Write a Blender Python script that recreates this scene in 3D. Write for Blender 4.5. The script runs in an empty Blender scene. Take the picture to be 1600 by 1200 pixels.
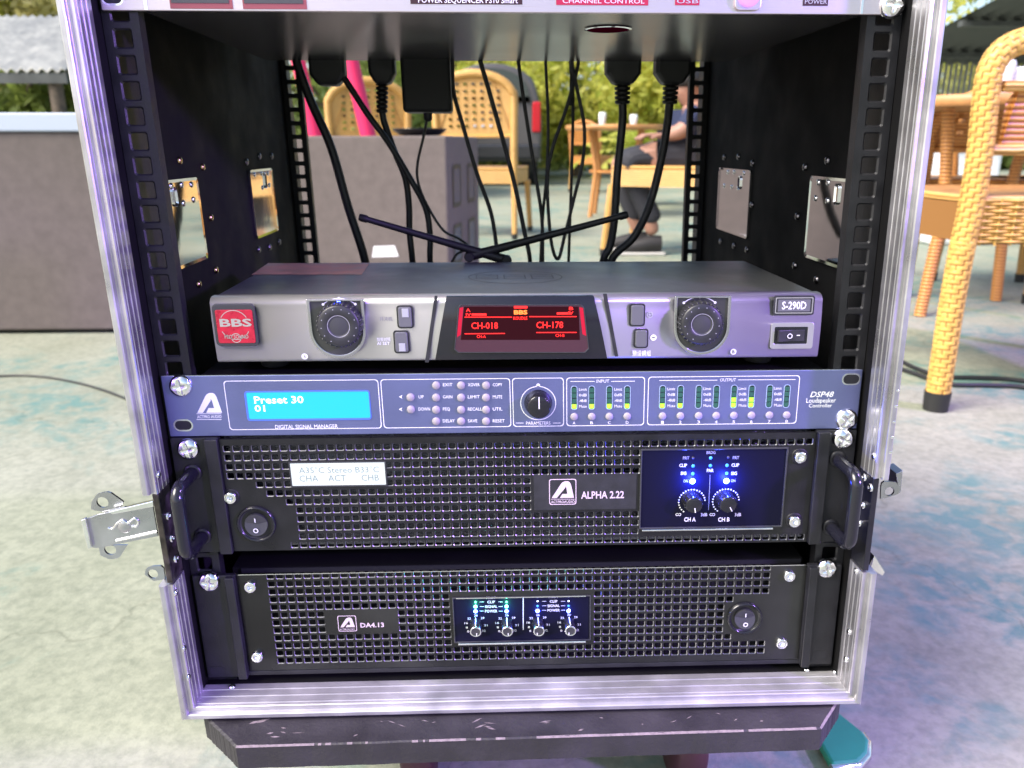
import bpy, math, random
import numpy as np
from mathutils import Vector, Matrix

random.seed(7)
S = bpy.context.scene
COL = S.collection
PI = math.pi

# ------------------------------------------------------------------ camera
CX, CY, CZ = -26.80491, -518.99495, 389.30171          # millimetres, rack space
PITCH, YAW, ROLL, FPX = 0.29358, 0.03395, -0.00003, 1230.0
LEAN = -0.02457                                       # the case stands slightly racked over to the left
_cp, _sp, _cy, _sy = math.cos(PITCH), math.sin(PITCH), math.cos(YAW), math.sin(YAW)
FWD = Vector((_sy*_cp, _cy*_cp, -_sp)); RT = Vector((_cy, -_sy, 0)); UP = RT.cross(FWD)
_c, _s = math.cos(ROLL), math.sin(ROLL)
RT, UP = _c*RT + _s*UP, -_s*RT + _c*UP
cam_d = bpy.data.cameras.new('Camera'); cam = bpy.data.objects.new('Camera', cam_d); COL.objects.link(cam)
m = Matrix.Identity(4)
for i in range(3):
    m[i][0], m[i][1], m[i][2] = RT[i], UP[i], -FWD[i]
m.translation = Vector((CX, CY, CZ))/1000
cam.matrix_world = m
cam_d.sensor_width = 36; cam_d.lens = FPX/1600*36
cam_d.clip_start = 0.02; cam_d.clip_end = 500
cam_d.dof.use_dof = True; cam_d.dof.focus_distance = 0.50; cam_d.dof.aperture_fstop = 11.5
S.camera = cam

# ------------------------------------------------------------------ world, sun, stage lamps, exposure
wd = bpy.data.worlds.new('World'); S.world = wd; wd.use_nodes = True
nt = wd.node_tree; bg = nt.nodes['Background']
sky = nt.nodes.new('ShaderNodeTexSky'); sky.sky_type = 'NISHITA'; sky.sun_disc = False
SUN_EL, SUN_AZ = math.radians(46), math.radians(-118)
sky.sun_elevation = SUN_EL; sky.sun_rotation = SUN_AZ
sky.air_density = 1.0; sky.dust_density = 3.0; sky.ozone_density = 0.6
nt.links.new(sky.outputs[0], bg.inputs[0]); bg.inputs[1].default_value = 0.14
sd = bpy.data.lights.new('Sun', 'SUN'); sd.energy = 2.7; sd.angle = math.radians(32); sd.color = (1, .96, .88)
so = bpy.data.objects.new('Sun', sd); COL.objects.link(so)
sdir = Vector((math.sin(SUN_AZ)*math.cos(SUN_EL), math.cos(SUN_AZ)*math.cos(SUN_EL), math.sin(SUN_EL)))
so.rotation_euler = sdir.to_track_quat('Z', 'Y').to_euler(); so.location = sdir*20

def stage_lamp(name, loc, target, energy, color, size, blend, radius):
    d = bpy.data.lights.new(name, 'SPOT'); d.energy = energy; d.color = color
    d.spot_size = math.radians(size); d.spot_blend = blend; d.shadow_soft_size = radius
    o = bpy.data.objects.new(name, d); COL.objects.link(o); o.location = loc
    o.rotation_euler = (Vector(loc)-Vector(target)).to_track_quat('Z', 'Y').to_euler()
stage_lamp('stage_lamp_violet', (2.5, -1.7, 1.2), (-0.1, 0.0, 0.2), 330, (.42, .22, 1.0), 30, .8, .12)
stage_lamp('stage_lamp_floor', (3.2, -0.4, 3.0), (1.3, 0.8, -.15), 430, (.50, .30, 1.0), 60, .9, .15)
S.view_settings.view_transform = 'Standard'; S.view_settings.look = 'None'
S.view_settings.gamma = 1; S.view_settings.use_curve_mapping = False
S.view_settings.exposure = 1.15
S.render.engine = 'CYCLES'
S.render.resolution_x, S.render.resolution_y = 1024, 768

# ------------------------------------------------------------------ pixel rays (1600 x 1200 photograph) to places in the rack
def ray(u, v):
    return FWD + RT*((u-800)/FPX) - UP*((v-600)/FPX)
C0 = Vector((CX, CY, CZ))
def at(u, v, Y, lean=True):
    d = ray(u, v); p = C0 + d*((Y-CY)/d.y)
    return Vector((p.x - (LEAN*p.z if lean else 0), p.y, p.z))
def atz(u, v, Z, lean=True):
    d = ray(u, v); p = C0 + d*((Z-CZ)/d.z)
    return Vector((p.x - (LEAN*p.z if lean else 0), p.y, p.z))
def atx(u, v, X):
    d = ray(u, v)
    t = (X + LEAN*C0.z - C0.x)/(d.x - LEAN*d.z)
    p = C0 + d*t
    return Vector((X, p.y, p.z))
def A(u, v, Y=0.0):
    p = at(u, v, Y); return p.x, p.z
def W(p):
    return Vector(((p[0]+LEAN*p[2])/1000, p[1]/1000, p[2]/1000))

# ------------------------------------------------------------------ materials
MATS = {}
def mat(name, col, rough=.5, metal=0., spec=.5, bump=None, var=None, emit=None, estr=0, coat=0, trans=0, alpha=None, brushed=None):
    """bump=(scale,strength[,stretch]) fine relief; var=(scale,amount) colour variation; brushed=(sx,sy,sz,amount)"""
    M = bpy.data.materials.new(name); M.use_nodes = True
    n = M.node_tree.nodes; l = M.node_tree.links; b = n['Principled BSDF']
    b.inputs['Base Color'].default_value = (*col, 1); b.inputs['Roughness'].default_value = rough
    b.inputs['Metallic'].default_value = metal; b.inputs['Specular IOR Level'].default_value = spec
    if coat: b.inputs['Coat Weight'].default_value = coat; b.inputs['Coat Roughness'].default_value = .08
    if trans: b.inputs['Transmission Weight'].default_value = trans
    if emit: b.inputs['Emission Color'].default_value = (*emit, 1); b.inputs['Emission Strength'].default_value = estr*.74
    if alpha is not None: b.inputs['Alpha'].default_value = alpha
    tc = n.new('ShaderNodeTexCoord')
    if var:
        t = n.new('ShaderNodeTexNoise'); t.inputs['Scale'].default_value = var[0]; t.inputs['Detail'].default_value = 6
        l.new(tc.outputs['Object'], t.inputs['Vector'])
        mr = n.new('ShaderNodeMapRange'); mr.inputs[1].default_value = .3; mr.inputs[2].default_value = .7
        mr.inputs[3].default_value = 1-var[1]; mr.inputs[4].default_value = 1+var[1]
        l.new(t.outputs[0], mr.inputs[0])
        mx = n.new('ShaderNodeVectorMath'); mx.operation = 'SCALE'; mx.inputs[0].default_value = col
        l.new(mr.outputs[0], mx.inputs['Scale']); l.new(mx.outputs[0], b.inputs['Base Color'])
        mr2 = n.new('ShaderNodeMapRange'); mr2.inputs[1].default_value = .3; mr2.inputs[2].default_value = .7
        mr2.inputs[3].default_value = max(.02, rough*(1-.35*var[1]-.12)); mr2.inputs[4].default_value = min(1, rough*(1.15+.3*var[1]))
        l.new(t.outputs[0], mr2.inputs[0]); l.new(mr2.outputs[0], b.inputs['Roughness'])
    if bump or brushed:
        t2 = n.new('ShaderNodeTexNoise'); t2.inputs['Detail'].default_value = 4
        bp = n.new('ShaderNodeBump'); bp.inputs['Distance'].default_value = .001
        mp = n.new('ShaderNodeMapping'); l.new(tc.outputs['Object'], mp.inputs[0]); l.new(mp.outputs[0], t2.inputs['Vector'])
        if brushed:
            mp.inputs['Scale'].default_value = brushed[:3]; t2.inputs['Scale'].default_value = 1; bp.inputs['Strength'].default_value = brushed[3]
        else:
            t2.inputs['Scale'].default_value = bump[0]; bp.inputs['Strength'].default_value = bump[1]
        l.new(t2.outputs[0], bp.inputs['Height']); l.new(bp.outputs[0], b.inputs['Normal'])
    MATS[name] = M
    return M
mat('laminate', (.006, .006, .0065), .7, spec=.08, bump=(900, .15), var=(25, .1))
mat('edge_ply', (.035, .033, .034), .7, bump=(400, .5), var=(40, .35))
mat('rail', (.010, .010, .012), .45, spec=.35, bump=(1200, .2), var=(60, .3))
mat('alu', (.47, .46, .475), .32, .85, brushed=(2500, 2500, 30, .08), var=(35, .22))
mat('alu_h', (.49, .48, .49), .42, .7, brushed=(30, 2500, 2500, .08), var=(35, .2))
mat('chrome', (.80, .80, .82), .12, 1, var=(60, .12))
mat('mirror', (.78, .77, .76), .05, 1, bump=(14, .12))
mat('zinc', (.42, .42, .45), .28, 1, var=(40, .18), bump=(60, .1))
mat('zinc_old', (.05, .042, .038), .45, .5, var=(120, .6), bump=(90, .4))
mat('brass', (.62, .45, .22), .25, 1)
mat('bolt_dark', (.20, .19, .2), .3, 1)
mat('recv', (.42, .41, .43), .34, .7, bump=(3000, .04))
mat('recv_top', (.06, .062, .064), .40, .3, var=(30, .12), bump=(1800, .12))
mat('recv_btn', (.13, .13, .145), .4, .3)
mat('recv_btn_cap', (.42, .42, .46), .35, .4)
mat('dial_rim', (.42, .41, .44), .25, .9)
mat('knob', (.02, .02, .024), .38, var=(120, .2))
mat('knob_face', (.035, .035, .042), .42)
mat('gloss_black', (.010, .010, .014), .16, spec=.45)
mat('window_black', (.005, .005, .016), .45, spec=.1)
mat('bezel', (.05, .05, .055), .22, .3)
mat('badge_red', (.42, .012, .035), .3, .2, var=(200, .2))
mat('steel_text', (.55, .53, .53), .3, .8)
mat('white_print', (.72, .72, .75), .6)
mat('grey_print', (.33, .33, .37), .6)
mat('dark_print', (.03, .03, .032), .5)
mat('faint_print', (.18, .18, .21), .6)
mat('pink_print', (.62, .50, .56), .5)
mat('dsp', (.165, .185, .37), .34, .75, brushed=(60, 2600, 2600, .16), var=(18, .08))
mat('dsp_edge', (.6, .62, .7), .25, 1)
mat('btn_grey', (.30, .27, .29), .5)
mat('lcd_cyan', (.0, .1, .15), .2, emit=(.02, .46, .74), estr=.85)
mat('lcd_cyan_frame', (.02, .08, .35), .2, emit=(.10, .16, .9), estr=.55)
mat('lcd_text', (.8, .9, .9), .5, emit=(.75, .95, 1), estr=.75)
mat('lcd_white', (.1, .1, .1), .3, emit=(.88, .97, 1), estr=.62)
mat('lcd_white_text', (.08, .1, .1), .5, emit=(.35, .5, .55), estr=.26)
mat('lcd_red_back', (.008, .0, .002), .3, spec=.15, emit=(.30, .0, .02), estr=.05)
mat('lcd_red_side', (.15, .0, .01), .2, emit=(.75, .0, .05), estr=.45)
mat('lcd_red_shelf', (.05, .015, .025), .35)
mat('seg_red', (.3, .0, .0), .4, emit=(1, .02, .02), estr=1.3)
mat('seg_orange', (.3, .0, .0), .4, emit=(1, .22, .04), estr=1.6)
mat('led_blue', (.1, .2, .9), .3, emit=(.03, .06, 1), estr=60)
mat('led_core', (.6, .7, 1), .3, emit=(.75, .85, 1), estr=5)
mat('led_dim', (.05, .25, .6), .3, emit=(.03, .28, .85), estr=.8)
mat('led_off', (.05, .05, .08), .3)
mat('led_green', (.1, .8, .3), .3, emit=(.08, .9, .35), estr=4)
mat('led_cyan', (.3, .9, .9), .3, emit=(.5, 1, .95), estr=5)
mat('meter_dark', (.008, .02, .022), .3)
mat('meter_seg', (.02, .09, .06), .35)
mat('meter_frame', (.35, .45, .6), .35, .3)
mat('meter_lit', (.2, .5, .03), .4, emit=(.27, .85, .02), estr=1.15)
mat('amp_plate', (.017, .017, .019), .34, .45, spec=.5, var=(40, .3), bump=(900, .12))
mat('amp_plate_worn', (.045, .046, .044), .28, .8, var=(14, .35), bump=(900, .1))
mat('amp_ear', (.011, .011, .014), .4, spec=.4, var=(50, .3), bump=(1500, .18))
mat('amp_inner', (.10, .10, .12), .18, .9, bump=(520, 1.0))
mat('amp_void', (.006, .006, .010), .6)
mat('seq_front', (.66, .58, .62), .32, .9, brushed=(40, 2600, 2600, .12))
mat('seq_under', (.055, .052, .055), .22, .3, var=(8, .15))
mat('seq_label', (.03, .008, .012), .4)
mat('seq_label_red', (.30, .008, .04), .4, emit=(.5, .01, .05), estr=.12)
mat('seq_window', (.05, .05, .05), .3)
mat('seq_window_edge', (.22, .05, .06), .4)
mat('violet_glow', (.2, .1, .9), .3, emit=(.22, .10, 1), estr=2.2)
mat('red_window', (.05, .0, .008), .9, spec=0)
mat('rubber', (.012, .012, .013), .5, var=(100, .2))
mat('antenna', (.008, .008, .009), .5, spec=.3)
mat('dolly', (.020, .018, .021), .62, var=(30, .3), bump=(300, .5))
mat('chip', (.17, .14, .14), .8, var=(300, .3))
mat('caster_red', (.04, .009, .013), .5)
mat('teal', (.02, .25, .14), .4, var=(12, .2))
mat('sticker_brown', (.34, .18, .10), .5, var=(60, .4))
mat('paper', (.74, .72, .74), .7)
mat('box_grey', (.135, .112, .103), .8, spec=.2, var=(30, .12), bump=(420, .5))
mat('port_blue', (.02, .03, .08), .4)
mat('board_white', (.40, .45, .54), .5)
mat('pink', (.75, .02, .12), .5, var=(5, .15))
mat('cord', (.015, .015, .016), .5)
mat('skin', (.33, .17, .12), .55, var=(20, .1))
mat('trousers', (.022, .022, .03), .8, bump=(80, .4))
mat('shirt_blue', (.013, .02, .06), .8, bump=(60, .4))
mat('hair', (.012, .010, .01), .5)
mat('shoe', (.02, .018, .02), .6)
mat('sole', (.5, .48, .46), .7)
mat('van_paint', (.12, .11, .11), .35, .4)
mat('glass_dark', (.03, .04, .04), .05, coat=.5)
mat('tail_red', (.5, .01, .02), .25)
mat('bark', (.10, .075, .055), .9, var=(20, .4), bump=(40, 1))
mat('thatch', (.55, .53, .48), .6, .3, var=(6, .2))
mat('roof_dark', (.07, .075, .075), .6, .2, var=(6, .3))
mat('post_grey', (.25, .25, .26), .6)
mat('plastic_white', (.75, .76, .78), .3)
mat('table_wood', (.42, .20, .07), .45, var=(9, .25))
mat('tile_orange', (.45, .16, .06), .6)
mat('foot_black', (.015, .015, .015), .6)
mat('scarf_purple', (.13, .04, .10), .8)

def leafmat(name, c1, c2, tr=.5):
    M = bpy.data.materials.new(name); M.use_nodes = True; n = M.node_tree.nodes; l = M.node_tree.links
    b = n['Principled BSDF']; b.inputs['Roughness'].default_value = .55
    oi = n.new('ShaderNodeTexCoord'); t = n.new('ShaderNodeTexNoise'); t.inputs['Scale'].default_value = 2.2; t.inputs['Detail'].default_value = 6
    l.new(oi.outputs['Object'], t.inputs['Vector'])
    r = n.new('ShaderNodeValToRGB'); r.color_ramp.elements[0].position = .35; r.color_ramp.elements[1].position = .65
    r.color_ramp.elements[0].color = (*c1, 1); r.color_ramp.elements[1].color = (*c2, 1)
    l.new(t.outputs[0], r.inputs[0]); l.new(r.outputs[0], b.inputs['Base Color'])
    tl = n.new('ShaderNodeBsdfTranslucent'); l.new(r.outputs[0], tl.inputs[0])
    mx = n.new('ShaderNodeMixShader'); mx.inputs[0].default_value = tr
    l.new(b.outputs[0], mx.inputs[1]); l.new(tl.outputs[0], mx.inputs[2]); l.new(mx.outputs[0], n['Material Output'].inputs[0])
    MATS[name] = M
leafmat('leaf_light', (.34, .40, .05), (.66, .62, .14), .6)
leafmat('leaf_dark', (.09, .14, .03), (.28, .34, .08))
leafmat('leaf_dry', (.30, .28, .08), (.50, .45, .20))

def wickermat(name, c_lo, c_hi, scale, kind):
    """woven rattan strands: colour between strands and relief, in object space"""
    M = bpy.data.materials.new(name); M.use_nodes = True; n = M.node_tree.nodes; l = M.node_tree.links
    b = n['Principled BSDF']; b.inputs['Roughness'].default_value = .45
    tc = n.new('ShaderNodeTexCoord')
    if kind == 'band':
        t = n.new('ShaderNodeTexWave'); t.wave_type = 'BANDS'; t.bands_direction = 'Z'; t.inputs['Scale'].default_value = scale
        t.inputs['Distortion'].default_value = 1.2; t.inputs['Detail'].default_value = 2; fac = t.outputs['Fac']
    else:
        t = n.new('ShaderNodeTexWave'); t.wave_type = 'BANDS'; t.bands_direction = 'DIAGONAL'; t.inputs['Scale'].default_value = scale
        t.inputs['Distortion'].default_value = .6; fac = t.outputs['Fac']
    l.new(tc.outputs['Object'], t.inputs['Vector'])
    r = n.new('ShaderNodeValToRGB'); r.color_ramp.elements[0].position = .12; r.color_ramp.elements[1].position = .55
    r.color_ramp.elements[0].color = (*c_lo, 1); r.color_ramp.elements[1].color = (*c_hi, 1)
    l.new(fac, r.inputs[0])
    nz = n.new('ShaderNodeTexNoise'); nz.inputs['Scale'].default_value = 9; l.new(tc.outputs['Object'], nz.inputs['Vector'])
    mr = n.new('ShaderNodeMapRange'); mr.inputs[3].default_value = .75; mr.inputs[4].default_value = 1.25; l.new(nz.outputs[0], mr.inputs[0])
    vm = n.new('ShaderNodeVectorMath'); vm.operation = 'SCALE'; l.new(r.outputs[0], vm.inputs[0]); l.new(mr.outputs[0], vm.inputs['Scale'])
    l.new(vm.outputs[0], b.inputs['Base Color'])
    bp = n.new('ShaderNodeBump'); bp.inputs['Strength'].default_value = .7; bp.inputs['Distance'].default_value = .003
    l.new(fac, bp.inputs['Height']); l.new(bp.outputs[0], b.inputs['Normal'])
    MATS[name] = M
wickermat('wicker', (.36, .165, .035), (.68, .40, .12), 30, 'band')
wickermat('wicker_leg', (.36, .17, .04), (.62, .35, .10), 48, 'diag')
wickermat('wicker_orange', (.26, .08, .015), (.60, .27, .07), 26, 'band')
mat('strand', (.62, .36, .085), .42, var=(60, .22))
mat('edge_worn_glint', (.17, .17, .18), .32, .9)  # worn grille hole rims, made paler to put their glints into the colour
mat('strand_gap', (.24, .105, .022), .8)

def floor_mat():
    M = bpy.data.materials.new('painted_concrete'); M.use_nodes = True; n = M.node_tree.nodes; l = M.node_tree.links
    b = n['Principled BSDF']; b.inputs['Roughness'].default_value = .62
    tc = n.new('ShaderNodeTexCoord')
    def noise(s, d, off=(0, 0, 0), dist=0):
        mp = n.new('ShaderNodeMapping'); mp.inputs['Location'].default_value = off; l.new(tc.outputs['Object'], mp.inputs[0])
        t = n.new('ShaderNodeTexNoise'); t.inputs['Scale'].default_value = s; t.inputs['Detail'].default_value = d; t.inputs['Distortion'].default_value = dist
        t.inputs['Roughness'].default_value = .62
        l.new(mp.outputs[0], t.inputs['Vector']); return t.outputs[0]
    def ramp(f, p0, c0, p1, c1):
        r = n.new('ShaderNodeValToRGB'); e = r.color_ramp.elements; e[0].position = p0; e[1].position = p1
        e[0].color = (*c0, 1); e[1].color = (*c1, 1); l.new(f, r.inputs[0]); return r.outputs[0]
    base = ramp(noise(3, 8), .3, (.235, .25, .18), .7, (.33, .34, .265))
    fine = ramp(noise(70, 10), .34, (.68, .70, .68), .60, (1.04, 1.03, 1.02))
    mx = n.new('ShaderNodeMix'); mx.data_type = 'RGBA'; mx.blend_type = 'MULTIPLY'; mx.inputs[0].default_value = .8
    l.new(base, mx.inputs[6]); l.new(fine, mx.inputs[7])
    mask = ramp(noise(2.3, 7, (3.1, 7.7, 0), .5), .50, (0, 0, 0), .60, (.9, .9, .9))
    m2 = ramp(noise(24, 9, (1, 2, 3), .4), .42, (.06, .06, .06), .58, (.95, .95, .95))
    mm = n.new('ShaderNodeMix'); mm.data_type = 'RGBA'; mm.blend_type = 'MULTIPLY'; mm.inputs[0].default_value = 1
    l.new(mask, mm.inputs[6]); l.new(m2, mm.inputs[7])
    t2 = n.new('ShaderNodeMix'); t2.data_type = 'RGBA'
    l.new(mm.outputs[2], t2.inputs[0]); l.new(mx.outputs[2], t2.inputs[6]); t2.inputs[7].default_value = (.085, .20, .175, 1)
    vr = n.new('ShaderNodeTexVoronoi'); vr.feature = 'DISTANCE_TO_EDGE'; vr.inputs['Scale'].default_value = 1.1
    nzv = n.new('ShaderNodeTexNoise'); nzv.inputs['Scale'].default_value = 5; nzv.inputs['Detail'].default_value = 6; l.new(tc.outputs['Object'], nzv.inputs['Vector'])
    ad = n.new('ShaderNodeVectorMath'); ad.operation = 'MULTIPLY_ADD'; ad.inputs[1].default_value = (.35, .35, 0)
    l.new(nzv.outputs[1], ad.inputs[0]); l.new(tc.outputs['Object'], ad.inputs[2]); l.new(ad.outputs[0], vr.inputs['Vector'])
    cr = ramp(vr.outputs[0], .0, (.6, .6, .57), .0010, (1, 1, 1))
    m3 = n.new('ShaderNodeMix'); m3.data_type = 'RGBA'; m3.blend_type = 'MULTIPLY'; m3.inputs[0].default_value = .6
    l.new(t2.outputs[2], m3.inputs[6]); l.new(cr, m3.inputs[7]); l.new(m3.outputs[2], b.inputs['Base Color'])
    bp = n.new('ShaderNodeBump'); bp.inputs['Strength'].default_value = .35; bp.inputs['Distance'].default_value = .004
    l.new(noise(60, 8), bp.inputs['Height']); l.new(bp.outputs[0], b.inputs['Normal'])
    MATS['floor'] = M
floor_mat()

# ------------------------------------------------------------------ mesh builder (millimetres)
ORG = {}                                                            # world origin of rack things
class MB:
    def __init__(s): s.v = []; s.f = []; s.sm = []
    def add(s, vs, fs, smooth=False):
        o = len(s.v); s.v += [tuple(p) for p in vs]; s.f += [tuple(o+i for i in f) for f in fs]; s.sm += [smooth]*len(fs); return s
    def box(s, x0, x1, y0, y1, z0, z1):
        return s.add([(x0,y0,z0),(x1,y0,z0),(x1,y1,z0),(x0,y1,z0),(x0,y0,z1),(x1,y0,z1),(x1,y1,z1),(x0,y1,z1)],
                     [(0,3,2,1),(4,5,6,7),(0,1,5,4),(1,2,6,5),(2,3,7,6),(3,0,4,7)])
    def prism(s, poly, y0, y1, smooth=False):
        """poly (x,z) counter-clockwise seen from the front (-Y), y0 front, y1 back"""
        n = len(poly)
        s.add([(x, y0, z) for x, z in poly]+[(x, y1, z) for x, z in poly], [tuple(range(n)), tuple(reversed(range(n, 2*n)))])
        o = len(s.v)-2*n
        for i in range(n):
            j = (i+1) % n; s.f.append((o+i, o+n+i, o+n+j, o+j)); s.sm.append(smooth)
        return s
    def ring(s, outer, inner, y0, y1):
        """frame between two outlines of equal length, front y0, back y1"""
        n = len(outer)
        vs = [(x,y0,z) for x,z in outer]+[(x,y0,z) for x,z in inner]+[(x,y1,z) for x,z in outer]+[(x,y1,z) for x,z in inner]
        fs = []
        for i in range(n):
            j = (i+1) % n
            fs += [(i, n+i, n+j, j)[::-1], (i, 2*n+i, 2*n+j, j), (n+i, n+j, 3*n+j, 3*n+i)]
        return s.add(vs, fs)
    def lathe(s, cx, cz, prof, seg=24, cy=0, smooth=True, cap=True):
        """profile (r, y) turned about the Y axis, front first"""
        o = []; fs = []
        for r, y in prof:
            for k in range(seg):
                a = 2*PI*k/seg; o.append((cx+r*math.cos(a), cy+y, cz+r*math.sin(a)))
        for i in range(len(prof)-1):
            for k in range(seg):
                k2 = (k+1) % seg; fs.append((i*seg+k, (i+1)*seg+k, (i+1)*seg+k2, i*seg+k2))
        s.add(o, fs, smooth)
        if cap: s.add([o[k] for k in range(seg)], [tuple(range(seg))])
        return s
    def lathez(s, cx, cy, prof, seg=20, smooth=True):
        o = []; fs = []
        for r, z in prof:
            for k in range(seg):
                a = 2*PI*k/seg; o.append((cx+r*math.cos(a), cy+r*math.sin(a), z))
        for i in range(len(prof)-1):
            for k in range(seg):
                k2 = (k+1) % seg; fs.append((i*seg+k, i*seg+k2, (i+1)*seg+k2, (i+1)*seg+k))
        s.add(o, fs, smooth)
        s.add([o[k] for k in range(seg)], [tuple(reversed(range(seg)))]); s.add(o[-seg:], [tuple(range(seg))])
        return s
    def tube(s, pts, r, seg=10, caps=True):
        pts = [Vector(p) for p in pts]; n = len(pts)
        rr = r if isinstance(r, (list, tuple)) else [r]*n
        ref = None; o = []; fs = []
        for i, p in enumerate(pts):
            t = (pts[min(i+1, n-1)]-pts[max(i-1, 0)]).normalized()
            if ref is None: ref = t.orthogonal().normalized()
            ref = (ref - t*ref.dot(t)).normalized(); b = t.cross(ref)
            for k in range(seg):
                a = 2*PI*k/seg; o.append(p + (ref*math.cos(a)+b*math.sin(a))*rr[i])
        for i in range(n-1):
            for k in range(seg):
                k2 = (k+1) % seg; fs.append((i*seg+k, i*seg+k2, (i+1)*seg+k2, (i+1)*seg+k))
        s.add(o, fs, True)
        if caps: s.add(o[:seg], [tuple(reversed(range(seg)))]); s.add(o[-seg:], [tuple(range(seg))])
        return s
    def mesh(s, name, m, org=None, lean=True):
        me = bpy.data.meshes.new(name)
        if org is None: vv = [(x/1000, y/1000, z/1000) for x, y, z in s.v]
        else: vv = [(((x+LEAN*z) if lean else x)/1000-org[0], y/1000-org[1], z/1000-org[2]) for x, y, z in s.v]
        me.from_pydata(vv, [], s.f); me.materials.append(MATS[m]); me.polygons.foreach_set('use_smooth', s.sm)
        if hasattr(s, 'gap'): me.materials.append(MATS[getattr(s, 'm2', 'strand_gap')]); me.polygons.foreach_set('material_index', s.gap)
        me.update()
        return me
    def build(s, name, m, parent=None, bevel=0, lean=True, seg=2):
        """a part in place: rack millimetres to the world, its origin that of the thing"""
        org = ORG[root_of(parent).name] if parent else Vector((0, 0, 0))
        o = bpy.data.objects.new(name, s.mesh(name, m, org, lean)); COL.objects.link(o)
        if parent: o.parent = parent
        if bevel: bev(o, bevel, seg)
        return o
    def local(s, name, m, parent=None, bevel=0, seg=2):
        o = bpy.data.objects.new(name, s.mesh(name, m)); COL.objects.link(o); o.parent = parent
        if bevel: bev(o, bevel, seg)
        return o
def bev(o, w, seg=2):
    b = o.modifiers.new('bevel', 'BEVEL'); b.width = w/1000; b.segments = seg; b.limit_method = 'ANGLE'; b.angle_limit = math.radians(40)
def root_of(o):
    while o.parent: o = o.parent
    return o
def tag(o, label, cat, group=None, kind=None):
    if label: o['label'] = label
    if cat: o['category'] = cat
    if group: o['group'] = group
    if kind: o['kind'] = kind
    return o
def thing(name, label, cat, base, group=None, lean=True, rz=0):
    """an Empty at the thing's base (millimetres)"""
    o = bpy.data.objects.new(name, None); COL.objects.link(o); o.empty_display_size = .05
    loc = W(base) if lean else Vector(base)/1000
    o.location = loc; o.rotation_euler = (0, 0, rz); ORG[o.name] = loc
    return tag(o, label, cat, group)
def put(mesh, name, parent, pos, rot=(0, 0, 0), scale=1):
    """a piece that shares its mesh, at a place in rack millimetres"""
    o = bpy.data.objects.new(name, mesh); COL.objects.link(o); o.parent = parent
    p = parent; off = Vector((0, 0, 0))
    o.location = W(pos) - ORG[root_of(parent).name]
    if parent.parent: o.location = o.location - parent.location
    o.rotation_euler = rot; o.scale = (scale,)*3 if not isinstance(scale, tuple) else scale
    return o
def rrect(x0, x1, z0, z1, r, n=4):
    P = []
    for cx, cz, a0 in ((x1-r, z1-r, 0), (x0+r, z1-r, 90), (x0+r, z0+r, 180), (x1-r, z0+r, 270)):
        for k in range(n+1):
            a = math.radians(a0+90*k/n); P.append((cx+r*math.cos(a), cz+r*math.sin(a)))
    return P
def circ(cx, cz, r, n=24):
    return [(cx+r*math.cos(2*PI*k/n), cz+r*math.sin(2*PI*k/n)) for k in range(n)]
def smooth_path(pts, sub=6):
    P = [Vector(p) for p in pts]; P = [P[0]*2-P[1]]+P+[P[-1]*2-P[-2]]; out = []
    for i in range(1, len(P)-2):
        for k in range(sub):
            t = k/sub; a, b, c, d = P[i-1], P[i], P[i+1], P[i+2]
            out.append(.5*((2*b)+(c-a)*t+(2*a-5*b+4*c-d)*t*t+(3*b-a-3*c+d)*t**3))
    out.append(P[-2]); return out
def pr(u0, v0, u1, v1, Y):
    """pixel rectangle on a front plane to x0,x1,z0,z1"""
    um, vm = (u0+u1)/2, (v0+v1)/2
    return A(u0, vm, Y)[0], A(u1, vm, Y)[0], A(um, v1, Y)[1], A(um, v0, Y)[1]

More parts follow.
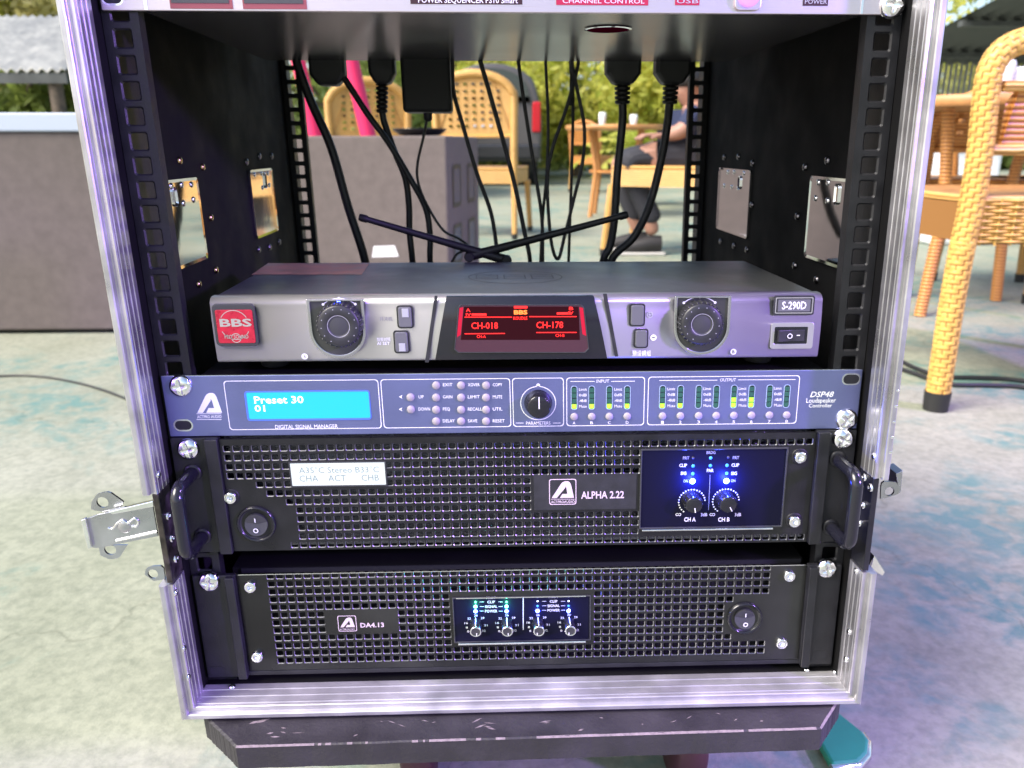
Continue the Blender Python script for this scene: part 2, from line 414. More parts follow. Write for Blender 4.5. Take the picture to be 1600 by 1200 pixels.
# ------------------------------------------------------------------ lettering (flat print)
class Print:
    """gathers text, lines and marks of one colour on one panel into one printed part"""
    def __init__(s): s.items = []; s.mb = MB()
    def text(s, t, u0, u1, v, h, Y, bold=0, shear=0):
        """fits text between pixel columns u0,u1, centred on row v, capitals h pixels high, on plane Y"""
        s.items.append((t, u0, u1, v, h, Y, bold, shear)); return s
    def line(s, u0, v0, u1, v1, w, Y):
        a, b = Vector(A(u0, v0, Y)), Vector(A(u1, v1, Y)); d = (b-a).normalized(); nrm = Vector((-d.y, d.x))*w/2
        s.mb.add([(p.x, Y, p.y) for p in (a-nrm, b-nrm, b+nrm, a+nrm)], [(0, 1, 2, 3)]); return s
    def poly(s, pts, Y):
        s.mb.add([(x, Y, z) for x, z in pts], [tuple(range(len(pts)))]); return s
    def outline(s, pts, w, Y):
        n = len(pts); c = Vector((sum(p[0] for p in pts)/n, sum(p[1] for p in pts)/n))
        inn = []
        for x, z in pts:
            d = Vector((x, z))-c
            inn.append((x-math.copysign(w, d.x), z-math.copysign(w, d.y)))
        vs = [(x, Y, z) for x, z in pts]+[(x, Y, z) for x, z in inn]
        s.mb.add(vs, [(i, (i+1) % n, n+(i+1) % n, n+i) for i in range(n)]); return s
    def dot(s, u, v, r, Y, n=12):
        x, z = A(u, v, Y); return s.poly(circ(x, z, r, n), Y)
    def arc(s, cx, cz, r, a0, a1, w, Y, n=24):
        vs = []
        for k in range(n+1):
            a = math.radians(a0+(a1-a0)*k/n)
            vs += [(cx+(r-w/2)*math.cos(a), Y, cz+(r-w/2)*math.sin(a)), (cx+(r+w/2)*math.cos(a), Y, cz+(r+w/2)*math.sin(a))]
        s.mb.add(vs, [(2*i, 2*i+1, 2*i+3, 2*i+2) for i in range(n)]); return s
    def build(s, name, m, parent):
        obs = []
        for it in s.items:
            cu = bpy.data.curves.new('t', 'FONT'); cu.body = it[0]; cu.size = 1; cu.resolution_u = 2; cu.offset = it[6]; cu.shear = it[7]
            o = bpy.data.objects.new('t', cu); COL.objects.link(o); obs.append(o)
        dg = bpy.context.evaluated_depsgraph_get(); dg.update()
        for o, (t, u0, u1, v, h, Y, bo, sh) in zip(obs, s.items):
            me = bpy.data.meshes.new_from_object(o.evaluated_get(dg))
            vs = [p.co for p in me.vertices]
            if vs:
                xa, xb = min(p.x for p in vs), max(p.x for p in vs)
                x0, x1, z0, z1 = pr(u0, v-h/2, u1, v+h/2, Y)
                up = [p.y for p in vs]; ya, yb = max(min(up), -.0), max(up)
                sx = (x1-x0)/(xb-xa); sz = (z1-z0)/max(.05, yb-ya)
                s.mb.add([(x0+(p.x-xa)*sx, Y, z0+(p.y-ya)*sz) for p in vs], [tuple(f.vertices) for f in me.polygons])
            cu = o.data; bpy.data.objects.remove(o); bpy.data.curves.remove(cu); bpy.data.meshes.remove(me)
        return s.mb.build(name, m, parent)

def sweep(mb, a, b, smooth=False):
    """straight extrusion of a closed profile from points a to points b"""
    n = len(a)
    mb.add(list(a)+list(b), [(i, (i+1) % n, n+(i+1) % n, n+i) for i in range(n)]+[tuple(reversed(range(n))), tuple(range(n, 2*n))], smooth)
    return mb
def grille(mb, x0, x1, z0, z1, y0, y1, xs, zs, hw, hh, solid=lambda i, j: False, r=.3, edge=None):
    gap = []; f_0 = len(mb.f)
    xb = [x0]+[(a+b)/2 for a, b in zip(xs, xs[1:])]+[x1]; zb = [z0]+[(a+b)/2 for a, b in zip(zs, zs[1:])]+[z1]
    for i, cx in enumerate(xs):
        for j, cz in enumerate(zs):
            a, b, c, d = xb[i], xb[i+1], zb[j], zb[j+1]
            co = [(a, y0, c), (b, y0, c), (b, y0, d), (a, y0, d)]
            if solid(i, j): mb.add(co, [(0, 1, 2, 3)]); gap += [0]; continue
            q = r*min(hw, hh)
            inn = [(cx-hw+q, cz-hh), (cx+hw-q, cz-hh), (cx+hw, cz-hh+q), (cx+hw, cz+hh-q), (cx+hw-q, cz+hh), (cx-hw+q, cz+hh), (cx-hw, cz+hh-q), (cx-hw, cz-hh+q)]
            ch = .2*min(hw, hh); big = [(cx+(x-cx)*(1+ch/hw), cz+(z-cz)*(1+ch/hh)) for x, z in inn]
            vs = co+[(x, y0, z) for x, z in big]+[(x, y0+ch, z) for x, z in inn]+[(x, y1, z) for x, z in inn]
            fs = [(0, 1, 5, 4), (1, 6, 5), (1, 2, 7, 6), (2, 8, 7), (2, 3, 9, 8), (3, 10, 9), (3, 0, 11, 10), (0, 4, 11)]
            fs += [(b8+k, b8+(k+1) % 8, b8+8+(k+1) % 8, b8+8+k) for b8 in (4, 12) for k in range(8)]
            mb.add(vs, fs); gap += [0]*8+[1]*8+[0]*8
    if edge: mb.gap = [0]*f_0+gap+[0]*4; mb.m2 = edge
    mb.add([(x0,y0,z0),(x1,y0,z0),(x1,y0,z1),(x0,y0,z1),(x0,y1,z0),(x1,y1,z0),(x1,y1,z1),(x0,y1,z1)], [(0,4,5,1),(1,5,6,2),(2,6,7,3),(3,7,4,0)])
    return mb

# ------------------------------------------------------------------ floor
FZ = -180.0
fl = MB(); fl.add([(-60000,-20000,FZ),(60000,-20000,FZ),(60000,90000,FZ),(-60000,90000,FZ)], [(0,1,2,3)])
flo = fl.build('floor', 'floor'); tag(flo, 'pale painted concrete floor with worn teal patches', 'floor', kind='structure')

# shared small meshes
def dome(r, h, m, seg=16, hole=0):
    b = MB()
    pf = [(hole if hole else .01, -h*(.35 if hole else 1))]+([(hole+.3, -h)] if hole else [])+[(r*.45, -h*.97), (r*.75, -h*.78), (r*.93, -h*.42), (r, 0)]
    if hole: pf = [(.01, -h*.3), (hole, -h*.3), (hole, -h), (r*.8, -h), (r*.95, -h*.7), (r, 0)]
    b.lathe(0, 0, pf, seg); return b.mesh('rivet', m)
def cross_screw(m):
    """pan head with a worn cross recess"""
    b = MB(); R, H, seg, rg = 8.2, 4.2, 48, 14; vs = []; fs = []
    for i in range(rg+1):
        r = R*i/rg
        for k in range(seg):
            a = 2*PI*k/seg+.35; x, z = r*math.cos(a), r*math.sin(a)
            y = -H*math.sqrt(max(0, 1-(r/R)**2.6))
            ax, az = x*math.cos(.35)+z*math.sin(.35), -x*math.sin(.35)+z*math.cos(.35)
            if r < 5.4 and min(abs(ax), abs(az)) < 1.15: y += 2.0*(1-r/6.5)
            vs.append((x, y, z))
    for i in range(rg):
        for k in range(seg):
            k2 = (k+1) % seg; fs.append((i*seg+k, (i+1)*seg+k, (i+1)*seg+k2, i*seg+k2))
    b.add(vs, fs, True); b.lathe(0, 0, [(R, 0), (R, 1.2)], 32, cap=False)
    return b.mesh('mounting_screw', m)
M_SCREW = cross_screw('chrome')
M_RIVET = dome(2.6, 1.5, 'chrome'); M_RIVETD = dome(3.2, 2.0, 'bolt_dark', 14); M_RIVETB = dome(3.0, 2.2, 'brass', 14)
M_RIVETHOLE = dome(3.0, 1.5, 'chrome', 16, 1.3)
def boss_mesh():
    b = MB(); b.lathe(0, 0, [(.01, -1.0), (1.5, -1.0), (1.7, -3.2), (2.0, -3.4), (3.9, -3.4), (4.3, -3.0), (4.3, 0)], 6*4); return b.mesh('spacer', 'chrome')
M_BOSS = boss_mesh()
def ring_mesh():
    b = MB(); b.lathe(0, 0, [(4.4, -.6), (5.6, -.8), (6.2, -.2), (6.2, .2)], 24, cap=False); return b.mesh('washer', 'rail')
M_WASHER = ring_mesh()

# ------------------------------------------------------------------ flight case
XI = 243.4; ZT = 545.0
case = thing('flight_case', 'black flight case with ridged aluminium edges, open at front and back', 'flight case', (0, 200, -14))
for s in (-1, 1):
    a, b = sorted((s*(XI+.4), s*(XI+9.5)))
    MB().box(a, b, -7.5, 480, -13.5, ZT).build('side_panel', 'laminate', case)
MB().box(-XI, XI, -1.5, 479, -13.6, -5.4).build('bottom_panel', 'laminate', case)
MB().box(-XI, XI, -7, 479, ZT-10, ZT-.5).build('top_panel', 'laminate', case)
def prof(w0, w1, nr=3):
    """(d, y): d outward from the opening's inner face; ridges on the inner face, lip in front"""
    P = [(0, w0)]
    for k in range(nr):
        y = w0+(w1-w0)*(k+.85)/(nr+.35)
        P += [(0, y+.32), (-.4, y+.15), (-.4, y-.15), (0, y-.32)]
    P += [(0, w1+.8), (.5, w1), (3.6, w1+.9), (4.6, w1+.9), (5.2, w1-1.4), (6.0, w1-2.0), (8.6, w1-2.0), (9.6, w1-1.2), (10.0, w1+1), (10.0, w0)]
    return P
PF = prof(-7.6, -28)
def side_extrusion(s, z0, z1, mitre):
    a = [(s*(XI+d), y, (-5-d) if mitre else z0) for d, y in PF]; b = [(s*(XI+d), y, z1) for d, y in PF]
    if s > 0: a, b = b, a
    return sweep(MB(), a, b).build('edge_extrusion', 'alu', case)
for s in (-1, 1):
    side_extrusion(s, 166 if s < 0 else 170, ZT, False); side_extrusion(s, 0, 97, True)
PB = prof(-1.6, -27)
sweep(MB(), [(XI+d, y, -5-d) for d, y in PB], [(-XI-d, y, -5-d) for d, y in PB]).build('edge_extrusion', 'alu_h', case)
# rails with square holes
zs = [6.8+14.817*k for k in range(36)]
for y, d in ((3, 1), (440, -1)):
    for s in (-1, 1):
        x0, x1 = sorted((s*221.5, s*243.2))
        g = grille(MB(), x0, x1, -4, ZT-12, y, y+2, [s*232.5], zs, 4.9, 4.9, r=.18)
        xa, xb = sorted((s*241.4, s*243.2)); g.box(xa, xb, y+2, y+2+d*0+34, -4, ZT-12)
        xa, xb = sorted((s*221.5, s*223.0)); g.box(xa, xb, y+2, y+9, -4, ZT-12)
        g.build('rack_rail', 'rail', case)
# rivets of the extrusions
def wall_dot(mesh, u, v, X, name='rivet'):
    p = atx(u, v, X); put(mesh, name, case, p, (0, 0, PI/2 if X < 0 else -PI/2))
for u, v in ((247, 742), (274, 926), (287, 1013), (294, 1058)): wall_dot(M_RIVET, u, v, -XI)
for u, v in ((1366, 713), (1338, 892), (1327, 987), (1322, 1030)): wall_dot(M_RIVET, u, v, XI)
for u, v in ((313, 1077), (363, 1073), (1260, 1046), (1305, 1049)):
    put(M_RIVET, 'rivet', case, atz(u, v, -5), (-PI/2, 0, 0))
for k in range(5): put(dome(1.5, .7, 'chrome') if k == 0 else M_RIVET, 'rivet', case, (XI+8, -29.4, 190+k*11), scale=1 if k == 0 else .5)
# polished corner-brace plates on the inner walls, with their rivets
def wall_plate(quad, X, slot, studs, m='mirror'):
    P = [atx(u, v, X) for u, v in quad]; s = 1 if X < 0 else -1
    y0, y1 = (P[0].y+P[3].y)/2, (P[1].y+P[2].y)/2
    zt, zb = (P[0].z+P[1].z)/2, (P[2].z+P[3].z)/2
    if y1 < y0: y0, y1 = y1, y0
    mb = MB(); th = 2.2*s
    o = rrect(y0, y1, zb, zt, 3.5)
    n = len(o); vs = [(X+th, y, z) for y, z in o]+[(X, y, z) for y, z in o]
    inn = rrect(y0+2.2, y1-2.2, zb+2.2, zt-2.2, 2.5)
    vs += [(X+th*.75, y, z) for y, z in inn]
    fs = [(i, (i+1) % n, n+(i+1) % n, n+i) for i in range(n)]+[(i, (i+1) % n, 2*n+(i+1) % n, 2*n+i) for i in range(n)]+[tuple(range(2*n, 3*n))]
    mb.add(vs, fs); pl = mb.build('brace_plate', m, case)
    for fy, fz in studs:
        o = put(M_RIVET, 'rivet', pl, (X+th*.7, y0+(y1-y0)*fy, zb+(zt-zb)*fz), (0, 0, PI/2*s), .95)
    fy, f0, f1 = slot
    yy = y0+(y1-y0)*fy; za, zc = zb+(zt-zb)*f0, zb+(zt-zb)*f1
    b = MB(); ring_o = rrect(yy-3.4, yy+3.4, za, zc, 3.2); ring_i = rrect(yy-1.9, yy+1.9, za+1.6, zc-1.6, 1.8); n = len(ring_o)
    b.add([(X+th*1.35, y, z) for y, z in ring_o]+[(X+th*.7, y, z) for y, z in ring_i]+[(X+th*.7, y, z) for y, z in ring_o],
          [(i, (i+1) % n, n+(i+1) % n, n+i) for i in range(n)]+[(i, (i+1) % n, 2*n+(i+1) % n, 2*n+i) for i in range(n)])
    b.build('slot_rim', 'chrome', pl)
ST = [(.2, .93), (.5, .93), (.8, .92), (.48, .72), (.8, .74)]
wall_plate([(250, 282), (303, 277), (322, 402), (273, 424)], -XI, (.24, .70, .92), ST)
wall_plate([(386, 266), (424, 262), (430, 360), (400, 374)], -XI, (.62, .70, .94), ST)
wall_plate([(1130, 264), (1178, 264), (1168, 371), (1118, 357)], XI, (.3, .70, .9), [(.2, .95), (.5, .95), (.7, .94), (.35, .72), (.55, .72), (.8, .72)])
wall_plate([(1270, 277), (1346, 278), (1330, 424), (1260, 402)], XI, (.38, .70, .94), [(.12, .93), (.6, .94), (.82, .93), (.2, .74), (.58, .73), (.85, .74)])
for u, v in ((280, 251), (316, 261), (329, 340), (337, 422), (310, 444), (246, 252)): wall_dot(M_RIVETB, u, v, -XI)
for u, v in ((385, 253), (405, 244), (424, 244), (404, 390), (421, 386), (436, 378), (405, 70), (280, 23)): wall_dot(M_RIVETD, u, v, -XI)
for u, v in ((1132, 246), (1154, 245), (1176, 255), (1175, 320), (1126, 377), (1147, 384), (1167, 390), (1258, 261), (1293, 251), (1334, 251), (1246, 338), (1242, 415), (1276, 437), (1315, 450), (1156, 67)): wall_dot(M_RIVETD, u, v, XI)
# latch recess plates, butterfly latch and keepers
b = MB().box(-XI-4.5, -XI-.2, -27, -7.6, 98, 165.6); b.build('latch_dish', 'zinc_old', case, bevel=.6)
for u, v in ((262, 806), (268, 841), (274, 873)): wall_dot(M_RIVETHOLE, u, v, -XI)
b = MB().box(XI+.2, XI+4.5, -27, -7.6, 98, 169.6); b.build('latch_dish', 'amp_ear', case, bevel=.6)
for u, v in ((1361, 762), (1349, 789), (1343, 817), (1351, 746)): wall_dot(M_RIVETHOLE, u, v, XI)
def pp(pts, Y): return [A(u, v, Y) for u, v in pts]
def ccw(p):
    a = sum(p[i][0]*p[(i+1) % len(p)][1]-p[(i+1) % len(p)][0]*p[i][1] for i in range(len(p))); return p if a > 0 else p[::-1]
LY = -21
lt = MB().prism(ccw(pp([(132, 812), (152, 804), (238, 786), (247, 838), (150, 857), (142, 855)], LY)), LY, LY+1.6).build('latch_plate', 'zinc', case, bevel=.4)
b = MB().prism(ccw(pp([(168, 800), (239, 783), (240, 792), (176, 804)], LY-4)), LY-4, LY).build('latch_rim', 'chrome', lt, bevel=.5)
b = MB().prism(ccw(pp([(126, 813), (133, 810), (143, 856), (137, 858)], LY-3)), LY-3, LY).build('latch_rim', 'chrome', lt, bevel=.5)
b = MB().tube([at(u, v, LY-.4) for u, v in ((182, 845), (210, 839), (245, 831))], 1.0, 8).build('latch_wire', 'chrome', lt)
b = MB().tube(smooth_path([at(u, v, LY-.3) for u, v in ((169, 825), (176, 826), (183, 818), (192, 813), (200, 817), (210, 810), (216, 815), (213, 822), (206, 822))]), .9, 8).build('latch_emboss', 'chrome', lt)
b = MB().lathe(*A(194, 823, LY), [(.01, -.6), (4, -.6), (5, .2)], 16, cy=LY).build('latch_boss', 'zinc', lt)
def eyelet(outline, hole, hr, Y, name, parent, m='zinc'):
    """flat tab with a round hole"""
    cx, cz = A(*hole, Y); o = ccw(pp(outline, Y)); n = 24; oo = []
    # resample the outline by angle about the hole
    for k in range(n):
        a = 2*PI*k/n; dx, dz = math.cos(a), math.sin(a); best = 0
        for i in range(len(o)):
            (x0, z0), (x1, z1) = o[i], o[(i+1) % len(o)]
            ex, ez = x1-x0, z1-z0; den = dx*ez-dz*ex
            if abs(den) < 1e-9: continue
            t = ((x0-cx)*ez-(z0-cz)*ex)/den; q = ((x0-cx)*dz-(z0-cz)*dx)/den
            if t > 0 and -.001 <= q <= 1.001: best = max(best, t)
        oo.append((cx+dx*best, cz+dz*best))
    return MB().ring(oo, circ(cx, cz, hr, n), Y, Y+1.6).build(name, m, parent)
eyelet([(142, 797), (143, 784), (151, 772), (170, 768), (195, 786), (194, 790), (166, 800)], (160, 785), 4.0, LY+2.5, 'latch_tab', lt)
eyelet([(154, 855), (200, 850), (186, 872), (171, 874), (157, 868)], (172, 859), 4.0, LY+.4, 'latch_tab', lt)
eyelet([(226, 898), (228, 889), (238, 885), (255, 884), (258, 905), (240, 908)], (239, 897), 3.6, -20, 'keeper_loop', case)
eyelet([(1377, 757), (1380, 752), (1400, 753), (1405, 762), (1404, 772), (1385, 778), (1376, 780)], (1390, 768), 3.4, -20, 'keeper_loop', case)
MB().prism(ccw(pp([(1400, 740), (1411, 735), (1408, 768), (1404, 772)], -16)), -16, -2).build('keeper_plate', 'zinc', case, bevel=.4)
MB().prism(ccw(pp([(1366, 868), (1383, 894), (1379, 900), (1360, 888)], -14)), -14, -8).build('keeper_plate', 'mirror', case, bevel=.4)

# ------------------------------------------------------------------ shared builders of the equipment
def screw_at(parent, u, v, Y=0):
    x, z = A(u, v, Y-3); put(M_SCREW, 'mounting_screw', parent, (x, Y, z), (0, random.uniform(0, 1.5), 0), .97)
def slot(parent, u, v, Y, m='chrome', w=5.6, h=3.3):
    x, z = A(u, v, Y)
    MB().ring(rrect(x-w-1.1, x+w+1.1, z-h-1.1, z+h+1.1, h+1.0, 6), rrect(x-w, x+w, z-h, z+h, h-.05, 6), Y-.15, Y+1).build('slot_rim', m, parent)
    MB().prism(rrect(x-w-.3, x+w+.3, z-h-.3, z+h+.3, h, 6), Y-.08, Y+.3).build('slot_hole', 'amp_void', parent)
def rocker(parent, u, v, R, Y, m_ring='chrome'):
    x, z = A(u, v, Y)
    sw = MB().lathe(x, z, [(R*.86, -1.2), (R*.93, -2.6), (R, -2.2), (R*1.03, 0)], 40, cy=Y, cap=False).build('power_switch', 'gloss_black', parent)
    MB().lathe(x, z, [(R*.6, .6), (R*.78, .2), (R*.88, -1.4)], 40, cy=Y, cap=False).build('switch_well', 'knob', sw)
    b = MB(); r = R*.6; n = 32; P = circ(x, z, r, n)
    fr = [(px, Y-1.4-2.2*abs(pz-z)/r+(.9 if pz > z else 0), pz) for px, pz in P]
    mid = [(x, Y-1.0, z)]
    b.add(fr+[(px, Y+1, pz) for px, pz in P]+mid, [(i, n+i, n+(i+1) % n, (i+1) % n) for i in range(n)]+[(2*n, i, (i+1) % n) for i in range(n)])
    b.build('rocker', 'knob_face', sw)
    p = Print(); yy = Y-4.2
    p.poly([(x-.35, z+2.2), (x+.35, z+2.2), (x+.35, z+5.4), (x-.35, z+5.4)], Y-3.0)
    p.arc(x, z-3.8, 1.5, 0, 360, .7, Y-3.9); p.build('switch_mark', 'white_print', sw)
def logo_a(p, u0, v0, u1, v1, Y):
    """slanted capital A of two strokes over a ruled line, as on the panels"""
    x0, x1, z0, z1 = pr(u0, v0, u1, v1, Y); f = lambda a, b: (x0+(x1-x0)*a, z0+(z1-z0)*b)
    p.poly(ccw([f(0, 0), f(.22, 0), f(.60, .60), f(.62, .70), f(.60, 1), f(.50, .95), f(.42, .85)]), Y)
    p.poly(ccw([f(.60, 1), f(.62, .70), f(.66, .60), f(.70, .24), f(.995, .0), f(.97, .16), f(.86, .80), f(.80, .95), f(.72, 1)]), Y)
    p.poly(ccw([f(.36, 0), f(.995, 0), f(.70, .24), f(.48, .24)]), Y)
def knob_small(parent, x, z, Y, r, L, m_body, m_cap, ang=90, name='knob'):
    k = MB().lathe(x, z, [(r*.02, -L), (r*.86, -L), (r*.95, -L+.5), (r, -1.2), (r*1.12, 0)], 28, cy=Y).build(name, m_body, parent)
    b = MB()
    for q in range(14):
        a = 2*PI*q/14; cx, cz = x+r*math.cos(a), z+r*math.sin(a)
        b.box(cx-.28, cx+.28, Y-L+.8, Y-1, cz-.28, cz+.28)
    b.build('grip_rib', m_body, k)
    return k

# ------------------------------------------------------------------ power sequencer (top unit)
seq = thing('power_sequencer', 'silver-fronted power sequencer at the very top of the rack, underside showing', 'power sequencer', (0, 100, 466.3))
MB().box(-241.3, 241.3, 0, 3, 466.3, 508).build('front_panel', 'seq_front', seq, bevel=.5)
MB().box(-221, 221, 3.2, 292, 467.1, 507).build('chassis', 'seq_under', seq, bevel=.8)
for u in ((264, 362), (378, 478)):
    x0, x1, z0, z1 = pr(u[0], -30, u[1], 18, -.2); MB().box(x0, x1, -.5, .2, 467.5, 490).build('window_edge', 'seq_window_edge', seq)
    MB().box(x0+1, x1-2, -.8, -.4, 470.5, 488).build('window', 'seq_window', seq)
for u in ((228, 1.0), (1347, .7)):
    x, z = A(u[0], 10, -.2); MB().box(x-u[1], x+u[1], -.4, .1, 466.7, 507).build('groove', 'chrome', seq)
def seq_label(u0, u1, vb, text, th, m, tm='white_print', v=None):
    x0, x1, z0, z1 = pr(u0, vb-18, u1, vb, -.2); lb = MB().box(x0, x1, -.35, .1, z0, z0+9).build('label_plate', m, seq)
    Print().text(text, u0+(u1-u0)*.07, u1-(u1-u0)*.04, v, th, -.5, .008).build('lettering', tm, lb)
seq_label(641, 816, 6.5, 'POWER SEQUENCER PS10 Smart', 9, 'seq_label', v=0)
seq_label(869, 1013, 8, 'CHANNEL CONTROL', 7, 'seq_label_red', 'pink_print', v=1.5)
seq_label(1055, 1093, 8, 'USB', 7, 'seq_label_red', 'grey_print', v=1.5)
seq_label(1255, 1294, 9, 'POWER', 7, 'seq_label', 'grey_print', v=2.5)
x, z = A(1168, 0, -.2)
MB().prism(rrect(x-8, x+8, 468.0, 484, 3), -2.0, 0).build('encoder_base', 'seq_front', seq, bevel=.5)
MB().lathe(x, 476, [(.01, -5), (5.6, -5), (6.4, -4.2), (6.4, 0)], 24).build('glowing_knob', 'violet_glow', seq)
slot(seq, 175, -4, 0)
screw_at(seq, 1398, 6)
p0 = atz(950, 46, 466.4)
b = MB(); n = 40
vs = []
for r in (16.5, 14.6):
    for k in range(n): vs.append((p0.x+r*math.cos(2*PI*k/n), p0.y+r*math.sin(2*PI*k/n), 466.3 if r > 15 else 465.9))
b.add(vs, [(k, (k+1) % n, n+(k+1) % n, n+k) for k in range(n)]); rg = b.build('inspection_ring', 'chrome', seq)
MB().lathez(p0.x, p0.y, [(14.6, 466.0), (14.6, 466.8)], n).build('inspection_window', 'red_window', rg)
for u, v in ((890, 68), (613, 68), (963, 23), (626, 25), (1154, 69), (783, 95), (265, 23), (1310, 23)):
    p = atz(u, v, 467); put(M_RIVETD, 'screw', seq, (p.x, p.y, 467.2), (-PI/2, 0, 0), .8)

# ------------------------------------------------------------------ wireless receiver
RY = -4.0
rc = thing('wireless_receiver', 'grey wireless microphone receiver with red lit display, two dials and crossed antennas', 'receiver', (3, 80, 241.0))
rx0, rx1, rz0, rz1 = -200.5, 207.0, 250.3, 294.2
MB().box(rx0+1, rx1-1, 5, 160, rz0+1, rz1-.4).build('cover', 'recv_top', rc, bevel=1.2)
# front with a rounded brow
n = 8; pf = [(RY, rz0+1.5)]
pf = [(RY+2.6, rz0), (RY+1.3, rz0+1.0)]+[(RY+.15+1.1*((z_-(rz0+21))/20.0)**2, z_) for z_ in np.linspace(rz0+2.5, rz1-6, 9)]+[(RY+.8+6-6*math.cos(PI/2*k/n), rz1-5+5*math.sin(PI/2*k/n)) for k in range(n+1)]+[(8, rz1), (8, rz0)]
fr = sweep(MB(), [(rx1, y, z) for y, z in pf], [(rx0, y, z) for y, z in pf], True).build('front_panel', 'recv', rc)
for xx in (-170, 175): MB().lathez(xx, 25, [(9, 241.0), (10, 242), (10, 249.6)], 20).build('foot', 'rubber', rc); MB().lathez(xx, 145, [(9, 241.0), (10, 242), (10, 249.6)], 20).build('foot', 'rubber', rc)
# badge
x0, x1, z0, z1 = pr(335, 474, 402, 540, RY)
bd = MB().prism(rrect(x0, x1, z0, z1, 3), RY-1.8, RY+.5).build('badge', 'bezel', rc, bevel=.7)
x0, x1, z0, z1 = pr(339, 484, 397, 536, RY-1.8); MB().prism(rrect(x0, x1, z0, z1, 1.2), RY-2.4, RY-1.2).build('badge_face', 'badge_red', bd, bevel=.3)
YB = RY-2.5
P = Print().text('BBS', 343, 393, 504, 12, YB, .03)
cx, cz = A(367, 512, YB); P.arc(cx, cz+2, 9.5, 30, 150, .5, YB); P.arc(cx, cz+1.5, 9.5, 205, 335, .5, YB); P.arc(cx, cz-7, 3, 0, 360, .5, YB)
P.text('PRO SOUND', 351, 388, 526, 6, YB, .01).build('lettering', 'steel_text', bd)
# dials in their U-shaped wells
def dial(u0, u1, v0, v1, uc, vc):
    x0, x1, z0, z1 = pr(u0, v0, u1, v1, RY); xc = (x0+x1)/2; r = (x1-x0)/2
    def U(d):
        rr = r-d; return [(xc+rr, z1-d*.6), (xc-rr, z1-d*.6)]+[(xc+rr*math.cos(math.radians(a)), z0+r+rr*math.sin(math.radians(a))) for a in range(180, 361, 10)]
    MB().ring(U(0), U(2.3), RY-1.5, RY+.4).build('dial_rim', 'dial_rim', rc, bevel=.5)
    MB().prism(U(2.2), RY-.15, RY+.5).build('dial_well', 'bezel', rc)
    kx, kz = A(uc, vc, RY-9); R = 14.2
    k = MB().lathe(kx, kz, [(6.9, -8.2), (7.2, -9.0), (8.2, -9.3), (12.8, -9.3), (13.6, -8.7), (14.2, -7.2), (14.5, 0)], 48, cy=RY, cap=False).build('dial', 'knob', rc)
    MB().lathe(kx, kz, [(.01, -8.6), (5.8, -8.6), (6.7, -8.3), (7.0, -8.9)], 40, cy=RY).build('dial_cap', 'knob_face', k)
    b = MB()
    for q in range(28):
        a = 2*PI*q/28; c, s_ = math.cos(a), math.sin(a); px, pz = kx+14.15*c, kz+14.15*s_
        b.lathe(px, pz, [(.01, -8.3), (.8, -8.0), (.95, -7), (1.0, -.2)], 6, cy=RY)
    b.build('grip_rib', 'knob', k)
    b = Print()
    b.arc(kx, kz, 7.2, 0, 360, .3, RY-9.36)
    for q in range(12):
        a = math.radians(-60+q*27.3); b.poly(circ(kx+11.4*math.cos(a), kz+11.4*math.sin(a), .35, 8), RY-9.36)
    b.build('dial_mark', 'grey_print', k)
    q = Print(); q.arc(kx, kz+.4, 16.4, 50, 130, .55, RY-.3)
    for a in (50, 90, 130): q.poly(circ(kx+16.4*math.cos(math.radians(a)), kz+.4+16.4*math.sin(math.radians(a)), .9, 10), RY-.35)
    q.build('dial_scale', 'white_print', rc)
dial(483, 572, 467, 559, 529, 510); dial(1052, 1140, 462, 554, 1097, 507)
MB().lathe(*A(529, 470, RY), [(.01, -.9), (1.0, -.7), (1.2, 0)], 12, cy=RY).build('dial_light', 'led_blue', rc)
# push buttons
def pbtn(u0, v0, u1, v1, cap=None):
    x0, x1, z0, z1 = pr(u0, v0, u1, v1, RY)
    MB().ring(rrect(x0-.8, x1+.8, z0-.8, z1+.8, 2), rrect(x0, x1, z0, z1, 1.6), RY-.4, RY+.4).build('button_rim', 'knob', rc)
    k = MB().prism(rrect(x0+.2, x1-.2, z0+.2, z1-.2, 1.6), RY-1.6, RY+.3).build('button', 'recv_btn', rc, bevel=.5)
    if cap:
        a, b_ = (.5, .92) if cap > 0 else (.06, .45)
        MB().box(x0+(x1-x0)*.3, x1-(x1-x0)*.22, RY-1.9, RY-1, z0+(z1-z0)*a, z0+(z1-z0)*b_).build('button_light', 'recv_btn_cap', k, bevel=.2)
pbtn(622, 479, 644, 511, 1); pbtn(617, 518, 638, 550, -1); pbtn(985, 476, 1006, 508); pbtn(992, 515, 1011, 542)
P = Print(); P.text('智能对频', 589, 610, 530, 5.5, RY-.15).text('AI SET', 589, 609, 536.5, 4.6, RY-.15, .015)
P.text('预设模组', 988, 1017, 551.5, 8, RY-.15, .01)
P.build('lettering', 'white_print', rc)
P = Print().text('开关机', 593, 613, 498, 6, RY-.15).build('lettering', 'faint_print', rc)
P = Print(); P.dot(1021, 527.5, 2.2, RY-.15); P.dot(476, 557, 2.1, RY-.15); P.dot(1146, 549.6, 2.1, RY-.15).build('mark', 'white_print', rc)
P = Print(); x, z = A(1015.5, 491.7, RY); P.arc(x, z, 1.8, 0, 360, .6, RY-.15); P.text('+', 1013, 1018, 491.7, 5, RY-.15, .02).build('mark', 'grey_print', rc)
P = Print(); P.text('-', 1018.5, 1023.5, 527.5, 1.8, RY-.3); P.text('A', 474, 478, 557, 5, RY-.3, .02); P.text('B', 1144, 1148, 549.6, 5, RY-.3, .02).build('mark', 'recv_btn', rc)
